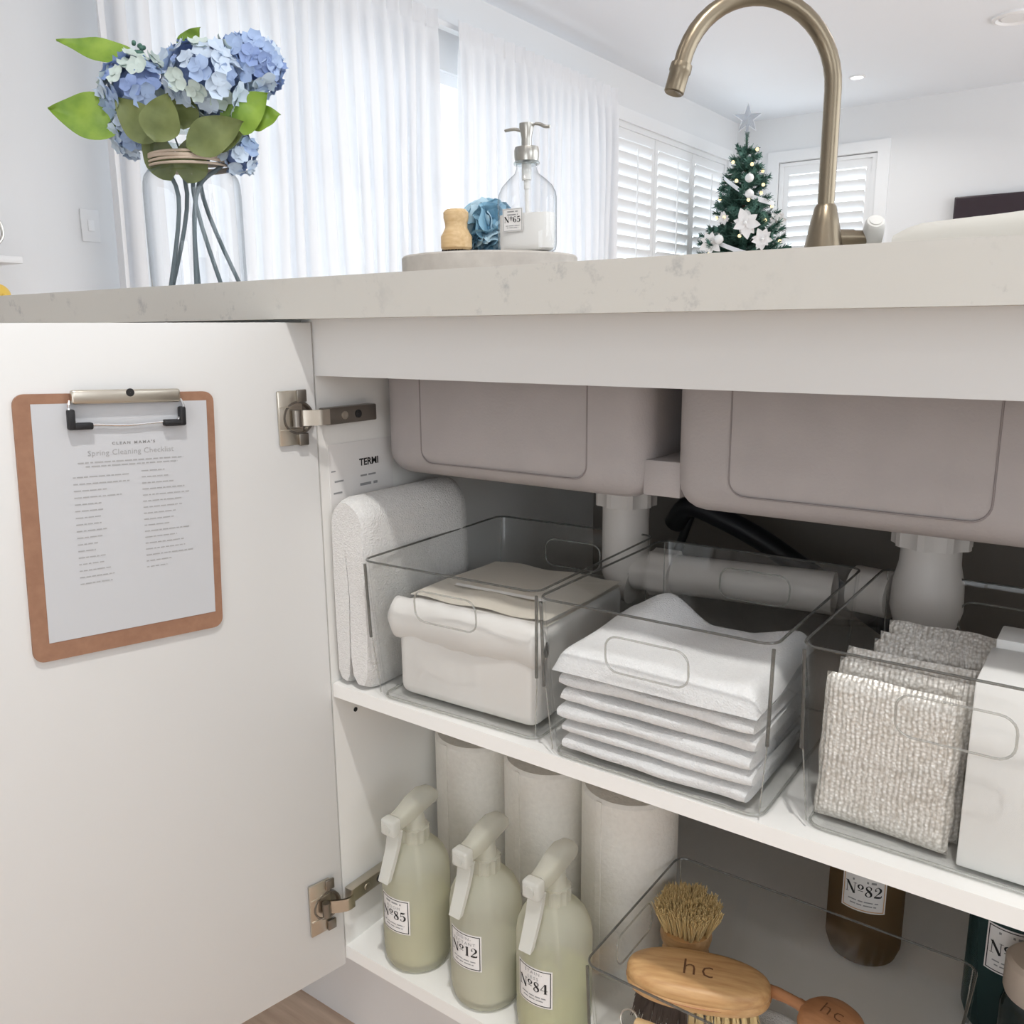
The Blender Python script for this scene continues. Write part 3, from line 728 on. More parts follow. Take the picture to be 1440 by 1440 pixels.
obj('pack_top', mb, 'pack_top', pk, 80)
obj('pack_seal', MB().grid(lambda u, v: (.05+u*.11, .085+v*.006, .1045+.0008*math.sin(v*20)), 10, 4), 'pack_white', pk)

# --- stack of cloths
def cloth(label, z, h, x0, x1, y0, y1, seed, rz=0, tail=False):
    rnd = random.Random(seed); t = thing('folded_cloth', label, 'cloth', (.2712, -.0113, ZS+.0033+z), R(.57)+rz, 'folded white cloths in the middle bin')
    o1, o2, o3 = rnd.random()*9, rnd.random()*9, rnd.random()*9
    layers = 2
    mb = MB(); nu, nv, nw = 26, 20, 14
    def shape(u, ang):
        x = x0+u*(x1-x0); xe = min(u, 1-u)
        k = math.sqrt(max(0, 1-max(0, 1-xe/.035)**2))*.22+.78
        c, s_ = math.cos(ang), math.sin(ang)
        ye = math.copysign(abs(c)**.45, c); ze = math.copysign(abs(s_)**.5, s_)
        yy = (y0+y1)/2+ye*(y1-y0)/2*(.985+.015*k)+.003*noise.noise((x*22, o1, ang))*1.5
        zz = h/2+ze*h/2*k*.97
        zz += .0022*noise.noise((x*16+o2, yy*14, ze))*(1 if s_ > 0 else .4)
        xx = x+.0025*noise.noise((o3, yy*20, zz*90+x))
        return (xx, yy, zz)
    N = 64
    vs = [shape(i/nu, 2*PI*j/N) for i in range(nu+1) for j in range(N)]
    fs = [(i*N+j, i*N+(j+1) % N, (i+1)*N+(j+1) % N, (i+1)*N+j) for i in range(nu) for j in range(N)]
    mb.add(vs, fs); mb.f += [tuple(range(N))[::-1], tuple(nu*N+j for j in range(N))]
    mb2 = mb
    o = obj('fold', mb2, 'cloth', t, 70)
    # crease between the two halves of the folded edge
    return t
zz = 0; hs = (.0152, .0138, .0138, .0154, .0146)
words = ('lowest', 'second from the bottom', 'third from the bottom', 'fourth from the bottom', 'fifth from the bottom')
offs = ((.016, .183), (.014, .186), (.011, .185), (.014, .188), (.012, .187))
for k, (hh, wd) in enumerate(zip(hs, words)):
    cloth('folded white cloth, %s in the stack of the middle bin' % wd, zz, hh, offs[k][0], offs[k][1], .016+.002*(k % 2), .152-.002*(k % 3), 20+k); zz += hh+.0004
# topmost cloth: draped with a raised rear-left corner
t = thing('folded_cloth', 'topmost white cloth in the middle bin with one corner standing up', 'cloth', (.2712, -.0113, ZS+.0033+zz), R(.57), 'folded white cloths in the middle bin')
def topfn(top):
    def fn(u, v):
        x = .008+u*.181; y = .013+v*.142
        bump = .026*math.exp(-((u-.26)**2/.028+(v-.98)**2/.13)) + .012*math.exp(-((u-.98)**2/.05+(v-.95)**2/.2)) - .004*math.exp(-((u-.6)**2/.05+(v-.9)**2/.1))
        ev = min(1, min(v, 1-v)*9); eu = min(1, min(u, 1-u)*13); edge = (1-(1-ev)**2)*(1-(1-eu)**2)
        n_ = .0025*noise.noise((x*24, y*24, 2.2))
        f = .020*math.sqrt(max(0, edge))
        if top: return (x+.002*noise.noise((5, y*22, 1)), y+.002*noise.noise((x*20, 3, 2)), .0016+f+max(0, bump)+n_*edge)
        return (x+.002*noise.noise((5, y*22, 1)), y+.002*noise.noise((x*20, 3, 2)), .0008*(1-edge)+max(0, bump)*.6*(v > .3)+.0006)
    return fn
mb = MB(); mb.grid(topfn(True), 48, 44); mb.grid(topfn(False), 48, 44)
obj('fold', mb, 'cloth', t, 80)

# --- scourers and box
def scour(label, x, y, h, lean, rz, wd=.094, seed=1, z=ZS+.0034):
    t = thing('scourer_pad', label, 'scourer', (x, y, z), rz, 'silver woven scourers in the right bin')
    mb = MB()
    def fn(sgn):
        def f(u, v):
            xx = (u-.5)*wd; zz_ = v*h; e = min(1, (min(u, 1-u)*14)**.5)*min(1, (min(v, 1-v)*14)**.5)
            wob = .0009*noise.noise((xx*40, zz_*40, seed*3.3))
            return (xx+.002*noise.noise((seed, zz_*50, 1))*(1 if abs(u-.5) > .45 else 0), sgn*.0055*e+wob+zz_*math.tan(lean)+.0022*math.sin(u*3+seed), zz_+.0016*noise.noise((xx*45, seed, 2))*(v > .9))
        return f
    mb.grid(fn(-1), 26, 28); mb.grid(fn(1), 26, 28)
    obj('pad', mb, 'scourer', t, 80)
    return t
scour('front silver woven scourer facing out in the right bin', 0.545, .033, .112, R(5), R(0), .094, 1)
scour('second silver scourer just behind the front one in the right bin', 0.548, .052, .117, R(6), R(0), .094, 2)
scour('third silver scourer in the row in the right bin', 0.550, .070, .121, R(6), R(1), .094, 3)
scour('fourth silver scourer in the row in the right bin', .560, .096, .122, R(7), R(1), .088, 4)
scour('fifth silver scourer in the row in the right bin', .561, .112, .124, R(7), R(1), .088, 5)
scour('rearmost silver scourer in the right bin', .562, .132, .126, R(8), R(1), .088, 6)
bx = thing('white_box', 'plain white cardboard box standing beside the scourers in the right bin', 'box', (0, 0, ZS+.0034))
obj('box_body', MB().rbox((.5985, .022, 0), (.682, .098, .136), .0015), 'box_white', bx)
obj('lid_flap', MB().rbox((.6005, .099, 0), (.682, .135, .142), .0015), 'box_white', bx)

# ------------------------------------------------------------------ lower shelf: spray bottles, rolls
ZF = .1632
def spray(label, x, y, number, words, liquid, level, trig_rot=0):
    t = thing('spray_bottle', label, 'bottle', (x, y, ZF), 0, 'frosted spray bottles on the cabinet floor')
    r = .0375
    prof = [(.0001, 0), (.027, 0), (.033, .003), (.0362, .010), (r, .020), (r, .110), (.0362, .120), (.032, .130), (.025, .1385), (.018, .143), (.0145, .146), (.0138, .153)]
    obj('glass_body', MB().lathe(prof, 48), 'frost', t)
    obj('liquid', MB().lathe([(.0001, .003), (.0255, .003), (.0345, .012), (.0352, .020), (.0352, min(level, .11)), (.0001, min(level, .11))], 40), liquid, t)
    obj('dip_tube', MB().tube([(.0, 0, .15), (.002, .004, .08), (.008, .010, .012)], .0022, 8), 'trigger', t)
    def put(a, b, lift):
        ang = -PI/2+a/r; rr = r+lift; return (rr*math.cos(ang), rr*math.sin(ang), .073+b)
    make_label(t, .040, .041, put, number, words)
    # spray head pointing to the front (-y)
    obj('screw_collar', ribbed(.0165, .146, .161, 12), 'trigger_body', t)
    hd = MB()
    sec = [(.034, .182, .006, .006), (.026, .186, .009, .010), (.012, .187, .0105, .0125), (-.004, .184, .0105, .012), (-.020, .180, .0092, .0095), (-.030, .1785, .0085, .0085)]
    vs = []; N = 16
    for (yy, zc, hw, hh) in sec:
        for i in range(N):
            a = 2*PI*i/N; c, s_ = math.cos(a), math.sin(a)
            vs.append((hw*math.copysign(abs(c)**.6, c), yy, zc+hh*math.copysign(abs(s_)**.6, s_)))
    fs = [(i*N+j, i*N+(j+1) % N, (i+1)*N+(j+1) % N, (i+1)*N+j) for i in range(len(sec)-1) for j in range(N)]+[tuple(range(N))[::-1], tuple((len(sec)-1)*N+j for j in range(N))]
    hd.add(vs, fs); hd.lathe([(.012, .160), (.0115, .172), (.010, .178)], 24)
    obj('spray_head', hd, 'trigger_body', t, 50)
    obj('pump_core', MB().tube([(0, 0, .152), (0, 0, .178)], .006, 12).tube([(0, .006, .183), (0, -.026, .179)], .0055, 12), 'trigger_body', t)
    obj('nozzle', MB().rbox((-.0095, -.0425, .168), (.0095, -.0295, .1865), .003, 3).tube([(0, -.0425, .1775), (0, -.0445, .1775)], .0055, 14), 'trigger', t)
    tr = MB(); path = [(-.030, .171), (-.0335, .155), (-.040, .138), (-.0485, .120)]
    P = cr(path, 4); vs = []
    for i, (yy, zz_) in enumerate(P):
        hw = .0085-.002*i/len(P)
        vs += [(-hw, yy+.003, zz_), (hw, yy+.003, zz_), (hw, yy-.003, zz_-.001), (-hw, yy-.003, zz_-.001)]
    fs = []
    for i in range(len(P)-1):
        for k in range(4): fs.append((i*4+k, i*4+(k+1) % 4, (i+1)*4+(k+1) % 4, (i+1)*4+k))
    fs += [(0, 1, 2, 3), tuple((len(P)-1)*4+k for k in range(4))]
    obj('trigger_lever', tr.add(vs, fs), 'trigger', t, 50)
    return t
spray('left frosted spray bottle with label No 85, nearest the hinge', .077, .038, 'No85', ['', 'ROOM'], 'liquid_olive', .080)
spray('middle frosted spray bottle with label No 12', .173, .039, 'No12', ['DISIN-', 'FECTANT'], 'liquid_milk', .060)
spray('right frosted spray bottle with label No 84, beside the clear bin of brushes', .258, .039, 'No84', ['STAIN-', 'LESS'], 'liquid_green', .065)
def roll(label, x, y):
    t = thing('paper_roll', label, 'paper towel', (x, y, ZF), 0, 'white paper towel rolls standing behind the spray bottles')
    mb = MB(); r = .0523; N = 64; h = .209
    prof = [(.022, .0), (r-.002, 0), (r, .003), (r, h-.004), (r-.003, h), (.022, h), (.020, h-.006), (.020, .006), (.022, 0)]
    mb.lathe(prof, N); obj('paper_coil', mb, 'roll_paper', t)
    obj('cardboard_core', MB().lathe([(.0185, .002), (.0199, .002), (.0199, h-.001), (.0185, h-.001), (.0185, .002)], 28), 'hardboard', t)
    a = R(-100); obj('loose_edge', MB().rbox((-.0004, -.0035, .001), (.0008, .0035, h-.002), .0003, 1).xf(Matrix.Translation(((r+.0001)*math.cos(a), (r+.0001)*math.sin(a), 0)) @ Matrix.Rotation(a, 4, 'Z')), 'roll_paper', t)
roll('left paper towel roll against the cabinet side, behind the No 85 bottle', .054, .181)
roll('middle paper towel roll behind the No 12 bottle', .160, .179)
roll('right paper towel roll behind the No 84 bottle', .266, .177)

# bottles behind the brush bin
def bottle(label, x, y, r, h, m, number, words, lz, name='glass_bottle', cap='black_plastic', face=0):
    t = thing(name, label, 'bottle', (x, y, ZF))
    prof = [(.0001, 0), (r*.72, 0), (r*.9, .004), (r, .016), (r, h*.66), (r*.9, h*.73), (r*.6, h*.80), (r*.36, h*.84), (r*.36, h*.90)]
    obj('glass_body', MB().lathe(prof, 44), m, t)
    obj('cap', MB().lathe([(.0001, h*.88), (r*.42, h*.88), (r*.42, h*.99), (r*.38, h), (.0001, h)], 28), cap, t)
    def put(a, b, lift):
        ang = -PI/2+face+a/r; rr = r+lift; return (rr*math.cos(ang), rr*math.sin(ang), lz+b)
    make_label(t, .046, .050, put, number, words, border='brush_wood' if m == 'amber' else 'ink')
    return t
bottle('amber brown bottle with label No 82 behind the brush bin', .48, .335, .0395, .225, 'amber', 'No82', ['', ''], .096, face=R(8))
bottle('dark teal bottle with a cropped No label at the right edge', .625, .305, .040, .225, 'teal', 'No', [''], .104, face=R(2))

# ------------------------------------------------------------------ things in the brush bin
B4 = .1635+.0035
fc = thing('white_cloth', 'crumpled white cloth lying under the brushes in the lower bin', 'cloth', (.335, 0, B4))
mb = MB()
def crump(top):
    def fn(u, v):
        x = .004+u*.25; y = .004+v*.165; e = min(1, (min(u, 1-u)*9)**.5)*min(1, (min(v, 1-v)*9)**.5)
        return (x, y, .001+(.026*e+.010*e*noise.noise((x*26, y*26, 4)) if top else 0))
    return fn
mb.grid(crump(True), 40, 30); mb.grid(crump(False), 40, 30); obj('fold', mb, 'cloth', fc, 80)

def bristles(mb, pts, length, r, spread, rnd, n=5):
    """one tuft of bristles per point: (pos, dir)"""
    for p, d in pts:
        p = Vector(p); d = Vector(d).normalized()
        for k in range(n):
            dd = (d+Vector((rnd.uniform(-spread, spread), rnd.uniform(-spread, spread), rnd.uniform(-spread, spread)))).normalized()
            q = p+Vector((rnd.uniform(-r, r), rnd.uniform(-r, r), 0))
            L = length*rnd.uniform(.85, 1.08)
            a = dd.orthogonal().normalized()*.0006; b = dd.cross(a).normalized()*.0006
            e = q+dd*L
            mb.add([q+a, q-a*.5+b, q-a*.5-b, e+a*.8, e-a*.4+b*.8, e-a*.4-b*.8], [(0, 1, 4, 3), (1, 2, 5, 4), (2, 0, 3, 5), (3, 4, 5)])
def disc_points(rx, ry, step):
    pts = []; y = -ry
    while y <= ry:
        x = -rx
        while x <= rx:
            if (x/rx)**2+(y/ry)**2 <= 1: pts.append((x, y))
            x += step
        y += step
    return pts
rnd = random.Random(11)
# oval vegetable brush
vb = thing('scrubbing_brush', 'oval wooden scrubbing brush stamped hc with dark and tan bristles', 'brush', (.392, .078, .243), R(20))
prof = []
mb = MB(); N = 40
ring = [(0.0, .0), (.86, 0), (.97, .0015), (1.0, .005), (1.0, .0085), (.978, .0100), (1.0, .0118), (.998, .0165), (.975, .0195), (.91, .0222), (.78, .0240), (.5, .0252), (.0001, .0257)]
vs = []
for (k, z) in ring:
    for i in range(N):
        a = 2*PI*i/N; c, s_ = math.cos(a), math.sin(a)
        vs.append((max(k, 1e-4)*.066*math.copysign(abs(c)**.85, c), max(k, 1e-4)*.030*math.copysign(abs(s_)**.85, s_), z))
mb.add(vs, [(j*N+i, j*N+(i+1) % N, (j+1)*N+(i+1) % N, (j+1)*N+i) for j in range(len(ring)-1) for i in range(N)])
obj('wooden_body', mb, 'brush_wood', vb, 40)
obj('groove', MB().tube([(.0662*math.cos(2*PI*i/40), .0302*math.sin(2*PI*i/40), .0075) for i in range(40)], .0007, 6, True), 'brush_wood_red', vb)
vs, fs = text_mesh('hc', .030, 1.0, -.0004, 1.15); mb = MB(); mb.add([(x, y-.002, .0262-.004*((x/.066)**2+(y/.03)**2)) for x, y in vs], fs); obj('stamped_letters', mb, 'burnt', vb, 0)
md = MB(); mt = MB()
for (x, y) in disc_points(.056, .022, .0075):
    (bristles(md, [((x, y, .001), (x*4, y*8, -1))], .030, .003, .12, rnd, 34) if x < -.004 else bristles(mt, [((x, y, .001), (x*4, y*8, -1))], .030, .002, .10, rnd, 20))
stuff(obj('dark_bristles', md, 'bristle_dark', vb, 0)); stuff(obj('tan_bristles', mt, 'bristle_tan', vb, 0))
# pot brush standing with its bristles up
pb = thing('pot_brush', 'round pot brush standing with its tan bristles upward in the lower bin', 'brush', (.353, .138, B4+.030))
obj('wooden_head', MB().lathe([(.0001, 0), (.022, 0), (.024, .006), (.0235, .034), (.021, .040), (.024, .044), (.026, .052), (.025, .060), (.0001, .061)], 32), 'brush_wood', pb)
mt = MB()
for (x, y) in disc_points(.0235, .0235, .0052):
    bristles(mt, [((x, y, .060), (x*15, y*15, 1))], .029, .0016, .14, rnd, 30)
stuff(obj('tan_bristles', mt, 'bristle_tan', pb, 0))
# small round brush with a handle
sb = thing('dish_brush', 'small reddish wooden dish brush stamped hc lying at the right of the bin', 'brush', (.510, .092, .247), R(170))
obj('wooden_head', MB().lathe([(.0001, 0), (.022, 0), (.0275, .003), (.0285, .009), (.027, .016), (.022, .021), (.010, .0235), (.0001, .024)], 36), 'brush_wood_red', sb)
obj('wooden_handle', MB().tube(cr([(.022, .0, .012), (.032, -.001, .012), (.050, -.003, .009), (.068, -.004, .004)], 5), [.0062]*5+[.0055]*5+[.006]*6, 14, flat=.8), 'brush_wood_red', sb)
vs, fs = text_mesh('hc', .021, 1.0, -.0003, 1.1); mb = MB(); mb.add([(-x, -y, .0246-.005*((x/.028)**2+(y/.028)**2)) for x, y in vs], fs); obj('stamped_letters', mb, 'burnt', sb, 0)
mt = MB()
for (x, y) in disc_points(.020, .020, .0062): bristles(mt, [((x, y, .001), (x*8, y*8, -1))], .024, .0016, .1, rnd, 14)
stuff(obj('tan_bristles', mt, 'bristle_tan', sb, 0))
# bent-handled brush at the front with its hanging ring
hb = thing('long_brush', 'pale curved wooden brush handle with a metal hanging ring at the bin front', 'brush', (.352, .016, .222))
obj('wooden_handle', MB().tube(cr([(.004, .012, .002), (.025, .010, .006), (.05, .006, .004), (.08, .004, -.006), (.115, .004, -.014)], 5), .0068, 14), 'brush_wood_pale', hb)
obj('hanging_ring', MB().tube([(-.005+.0085*math.cos(2*PI*i/24), .013+.003*math.sin(2*PI*i/24), .003+.0085*math.sin(2*PI*i/24)) for i in range(24)], .0011, 8, True), 'steel', hb)
wr = thing('wire_ring', 'thin dark wire ring on the white cloth beside the small brush', 'ring', (.535, .075, .205))
obj('wire', MB().tube([(.012*math.cos(2*PI*i/28), .012*math.sin(2*PI*i/28)*.8, .010*math.sin(2*PI*i/28)+.011) for i in range(28)], .0011, 8, True), 'dark_nickel', wr)
# beige capped jar and white lid at the right edge of the lower shelf
jr = thing('glass_jar', 'small glass jar with a pinkish beige cap at the lower right edge', 'jar', (.653, .232, ZF))
obj('glass_body', MB().lathe([(.0001, 0), (.026, 0), (.030, .004), (.030, .082), (.026, .094), (.022, .098)], 32), 'glass', jr)
obj('cap', MB().lathe([(.0001, .096), (.028, .096), (.0295, .100), (.0295, .128), (.026, .132), (.0001, .133)], 32), 'beige_cap', jr)
wl = thing('white_tub', 'round white lidded tub at the bottom right corner', 'tub', (.652, .165, ZF))
obj('tub_body', MB().lathe([(.0001, 0), (.024, 0), (.026, .004), (.026, .066)], 28), 'pump_white', wl)
obj('lid', MB().lathe([(.0265, .064), (.028, .066), (.028, .078), (.025, .081), (.0001, .0815)], 28), 'pump_white', wl)

# ------------------------------------------------------------------ clipboard on the open door
nrm = Vector((math.cos(DA), -math.sin(DA), 0)); tdir = Vector((math.sin(DA), math.cos(DA), 0)); hp = Vector((.0011, -.0022, 0))
def door_frame(s, z, rot, lift=0):
    m = Matrix((tdir, Vector((0, 0, 1)), nrm)).transposed().to_4x4() @ Matrix.Rotation(rot, 4, 'Z')
    m.translation = hp-tdir*s+Vector((0, 0, z))+nrm*lift
    return m
cb = thing('clipboard', 'brown hardboard clipboard hanging on the open cabinet door', 'clipboard'); cb.matrix_world = door_frame(.1915, .691, -.038)
BW, BH = .163, .221
obj('board', MB().prism(rrect(BW, BH, .009, 6), .0004, .0034), 'hardboard', cb)
cl = obj('clip', MB().rbox((-.040, BH/2-.0085, .0034), (.049, BH/2+.003, .0105), .0022, 3), 'nickel', cb)
obj('clip_notch', MB().lathe([(.0001, 0), (.0034, 0), (.0034, .0006), (.0001, .0006)], 20, (.006, BH/2+.0005, .0103)), 'ink', cl)
x0, x1, yt, yb_ = -.041, .050, BH/2-.006, BH/2-.026
wp = cr([(x0, yt, .006), (x0-.0015, yt-.006, .009), (x0+.001, yb_+.006, .0085), (x0+.006, yb_, .0075), (x0+.018, yb_+.0005, .0068), (.004, yb_-.001, .0066), (x1-.018, yb_+.0005, .0068), (x1-.006, yb_, .0075), (x1-.001, yb_+.006, .0085), (x1+.0015, yt-.006, .009), (x1, yt, .006)], 5)
obj('clip_wire', MB().tube(wp, .0011, 8), 'chrome', cl)
for (sx, xx) in ((1, x0), (-1, x1)):
    mb = MB().rbox((xx-.0028, yb_-.003, .0045), (xx+.0028, yb_+.0135, .0115), .0015, 2)
    mb.rbox((min(xx-.0028*sx, xx+sx*.0165), yb_-.0032, .0045), (max(xx-.0028*sx, xx+sx*.0165), yb_+.0025, .011), .0015, 2)
    obj('rubber_grip', mb, 'black_rubber', cl)
pp = thing('checklist_sheet', 'white printed checklist sheet held by the clipboard', 'paper'); pp.matrix_world = door_frame(.1886, .6947, -.038, .0034)
PWd, PHt = .1434, .1975
obj('sheet', MB().box((-PWd/2, -PHt/2, .0002), (PWd/2, PHt/2, .0005)), 'paper', pp)
PZ = .0008
mb = MB(); vs, fs = text_mesh("CLEAN MAMA'S", .0031, 1.2, .0001, 1.5); mb.add([(x+.006, y+.0645, PZ) for x, y in vs], fs); obj('brand_line', mb, 'ink_grey', pp, 0)
mb = MB(); vs, fs = text_mesh('Spring Cleaning Checklist', .0066, 1.0, .0, 1.05); mb.add([(x+.004, y+.0570, PZ) for x, y in vs], fs); obj('title_line', mb, 'ink_soft', pp, 0)
mb = MB(); rnd = random.Random(9); put = lambda a, b: (a, b, PZ)
bars(mb, -.040, .048, .0495, .0015, rnd, put); bars(mb, -.034, .043, .0462, .0015, rnd, put)
Lc = (.045, .046, .026, .038, .021, .022, .020, .020, .024, .020, .016, .014, .022, .020, .026, .028, .026)
Rc = (.020, .023, .028, .037, .041, .035, .034, .028, .026, .022, .040, .028, .034, .035, .042, .022, .018)
for k, L in enumerate(Lc): bars(mb, -.0445, -.0445+L, .0378-k*.00565, .0013, rnd, put)
for k, L in enumerate(Rc): bars(mb, .011, .011+L, .0395-k*.00535, .0013, rnd, put)
stuff(obj('checklist_print', mb, 'ink_soft', pp, 0))

# ------------------------------------------------------------------ tap
tapx, tapy = .338, .50
sdir = Vector((-.70, -.714, 0)).normalized()      # spout swings to the left and forward
tap = thing('kitchen_tap', 'brushed nickel gooseneck kitchen tap standing on the worktop', 'tap', (tapx, tapy, ZT))
obj('base_body', MB().lathe([(.0001, 0), (.030, 0), (.030, .004), (.027, .009), (.0245, .030), (.0215, .046), (.0165, .072), (.0125, .089), (.0105, .092), (.0001, .092)], 36), 'brushed', tap)
def tp(d, z): return (sdir.x*d, sdir.y*d, z)
AR = .0925; z0 = .218
path = [tp(0, .062), tp(0, .12), tp(0, .17)]+[tp(AR-AR*math.cos(R(a)), z0+AR*math.sin(R(a))) for a in range(0, 169, 8)]
e = Vector(path[-1]); dr = (e-Vector(path[-2])).normalized()
path += [tuple(e+dr*.004)]
obj('gooseneck', MB().tube(path, .0096, 22), 'brushed', tap)
e = Vector(path[-1]); q = (Vector((0, 0, 1)).rotation_difference(dr)).to_matrix()
obj('spout_nozzle', MB().lathe([(.0001, -.004), (.0118, -.004), (.0122, 0), (.0122, .004), (.0112, .006), (.0112, .026), (.0098, .0275), (.0001, .0245)], 28, e, q), 'brushed', tap)
hd = Vector((.74, .67, 0)).normalized(); ang = math.atan2(hd.y, hd.x); rz = Matrix.Rotation(ang, 4, 'Z')
obj('handle_arm', MB().tube([tuple(hd*.010+Vector((0, 0, .055))), tuple(hd*.036+Vector((0, 0, .055)))], .0095, 20), 'brushed', tap)
obj('arm_joint', MB().tube([tuple(hd*.0365+Vector((0, 0, .055))), tuple(hd*.056+Vector((0, 0, .055)))], .0086, 20), 'brushed', tap)
kd = (Vector((.35, -.80, .75))).normalized(); k0 = hd*.060+Vector((0, 0, .055))
kb = obj('lever_knob', MB().tube([tuple(k0-kd*.014), tuple(k0), tuple(k0+kd*.022), tuple(k0+kd*.026)], [.012, .0125, .0115, .0095], 20), 'pump_white', tap)
obj('knob_cap', MB().tube([tuple(k0+kd*.0262), tuple(k0+kd*.0275)], .007, 18), 'pump_white', kb)
tag(obj('sink_plug', MB().lathe([(.0001, 0), (.006, 0), (.007, .003), (.005, .007), (.0001, .008)], 16).tube([(.0, 0, .007), (.004, .0, .011), (.010, .0, .006)], .0012, 8), 'steel'), 'tiny metal plug standing just right of the tap', 'plug').location = (.402, .455, ZT)
# cream folded tea towel heaped beside the tap
dm = thing('tea_towel', 'thick cream folded tea towel lying right of the tap', 'tea towel', (0, 0, ZT))
def towel_layer(z0, ztop, x0, x1, y0, y1, sd):
    """one soft folded layer whose thickness grows to the right"""
    nu, N = 44, 40; vs = []
    for i in range(nu+1):
        u = i/nu; x = x0+u*(x1-x0); k = .6+.4*min(1, (min(u, 1-u)*22)**.5); zb, zt = z0(x), ztop(x)
        for j in range(N):
            a = 2*PI*j/N; c, s_ = math.cos(a), math.sin(a)
            vs.append((x, (y0+y1)/2+(y1-y0)/2*math.copysign(abs(c)**.3, c), (zb+zt)/2+(zt-zb)/2*k*math.copysign(abs(s_)**.55, s_)+.0008*noise.noise((x*20, a, sd))*(s_ > 0)))
    fs = [(i*N+j, i*N+(j+1) % N, (i+1)*N+(j+1) % N, (i+1)*N+j) for i in range(nu) for j in range(N)]+[tuple(range(N))[::-1], tuple(nu*N+j for j in range(N))]
    return MB().add(vs, fs)
mid = lambda x: .020+.03*(x-.42)
obj('lower_fold', towel_layer(lambda x: .0006, mid, .412, .98, .50, .74, 1), 'sofa_cream', dm, 60)
obj('upper_fold', towel_layer(lambda x: mid(x)-.001, lambda x: .066+.055*(x-.41)+.06*max(0, x-.46)**2, .414, .975, .502, .735, 2), 'sofa_cream', dm, 60)

# ------------------------------------------------------------------ tray and washing-up set
TX, TY, TR = -.122, .45, .1265
ty = thing('round_tray', 'round stone coloured footed tray on the worktop', 'tray', (TX, TY, ZT))
obj('tray_body', MB().lathe([(.0001, .024), (TR-.012, .024), (TR-.002, .026), (TR, .028), (TR, .0505), (TR-.002, .053), (TR-.006, .0533), (.0001, .0533)], 72), 'stone_tray', ty)
obj('foot_ring', MB().lathe([(.07, 0), (.08, 0), (.075, .0245), (.06, .0245), (.07, 0)], 48), 'stone_tray', ty)
ZY = ZT+.0533
sp = thing('soap_dispenser', 'flask-shaped glass soap dispenser with nickel pump on the tray', 'soap dispenser', (-.039, .425, ZY), R(3)); sp.scale = (1.30, 1.12, .962)
def flask(k, z0=0, zt=None):
    """oval flask cross-sections: (half width, half depth, height)"""
    S = [(.0295, .015, .0), (.0325, .0175, .003), (.0335, .018, .010), (.0335, .018, .072), (.0325, .0175, .080), (.028, .0165, .090), (.020, .0145, .099), (.0125, .0115, .106), (.0105, .0105, .112), (.0105, .0105, .121)]
    vs = []; N = 40; S2 = [s_ for s_ in S if zt is None or s_[2] <= zt+1e-6]
    for (a, b, z) in S2:
        for i in range(N):
            t_ = 2*PI*i/N; c, s_ = math.cos(t_), math.sin(t_); vs.append((k*a*math.copysign(abs(c)**.75, c), k*b*math.copysign(abs(s_)**.75, s_), z+z0))
    fs = [(j*N+i, j*N+(i+1) % N, (j+1)*N+(i+1) % N, (j+1)*N+i) for j in range(len(S2)-1) for i in range(N)]; fs.append(tuple(range(N))[::-1])
    return vs, fs, N, len(S2)
vs, fs, N, M_ = flask(1); obj('glass_body', MB().add(vs, fs), 'glass', sp)
vs, fs, N, M_ = flask(.93, .002, .010)
vs = vs[:]; mb = MB(); top = [(v[0], v[1], .052) for v in vs[-N:]]; b0 = len(vs); vs += top
fs += [(b0-N+i, b0-N+(i+1) % N, b0+(i+1) % N, b0+i) for i in range(N)]+[tuple(b0+i for i in range(N))]
obj('liquid_soap', mb.add(vs, fs), 'soap_milk', sp)
obj('neck_ring', MB().lathe([(.0105, .117), (.0135, .1175), (.0142, .1195), (.0135, .122), (.0105, .1225)], 32), 'glass_rim', sp)
obj('pump_collar', MB().lathe([(.0001, .1225), (.0125, .1225), (.0132, .128), (.0135, .136), (.0125, .141), (.0001, .1415)], 32), 'steel', sp)
pm_ = obj('pump_head', MB().lathe([(.0055, .141), (.0055, .152), (.0062, .158), (.0078, .167), (.0078, .172), (.0001, .1725)], 28), 'steel', sp)
obj('pump_spout', MB().tube(cr([(-.005, 0, .1625), (-.012, 0, .166), (-.018, 0, .167), (-.026, 0, .1665)], 5), [.0022]*14+[.002]*2, 12), 'steel', pm_)
obj('pump_lever', MB().tube(cr([(.005, 0, .165), (.010, 0, .1695), (.016, 0, .1685), (.022, 0, .1645), (.028, 0, .1635)], 5), [.0014]*6+[.0022]*15, 12, flat=.6), 'steel', pm_)
obj('dip_tube', MB().tube([(0, 0, .121), (0, 0, .098)], .0052, 12).tube([(0, 0, .098), (0, 0, .086)], .0030, 12).tube([(0, 0, .086), (.002, 0, .008)], .0022, 8), 'pump_white', sp)
make_label(sp, .0245, .031, lambda a, b, l: (a-.0075, -.0182-l, .0435+b), 'No65', ['', ''], border='ink_grey')
# palm brush
pbx = thing('palm_brush', 'turned pale wooden palm brush on the tray', 'brush', (-.163, .425, ZY+.0006)); pbx.scale = (1.1, 1.1, 1.1)
obj('wooden_handle', MB().lathe([(.0001, .009), (.018, .009), (.0205, .012), (.0205, .026), (.018, .030), (.0145, .037), (.0148, .043), (.0165, .049), (.0165, .056), (.013, .060), (.0001, .0612)], 32), 'brush_wood_pale', pbx)
mb = MB(); rnd = random.Random(2)
for (x, y) in disc_points(.018, .018, .0055): bristles(mb, [((x, y, .0095), (x*4, y*4, -1))], .0088, .0016, .08, rnd, 8)
stuff(obj('dark_bristles', mb, 'bristle_dark', pbx, 0))
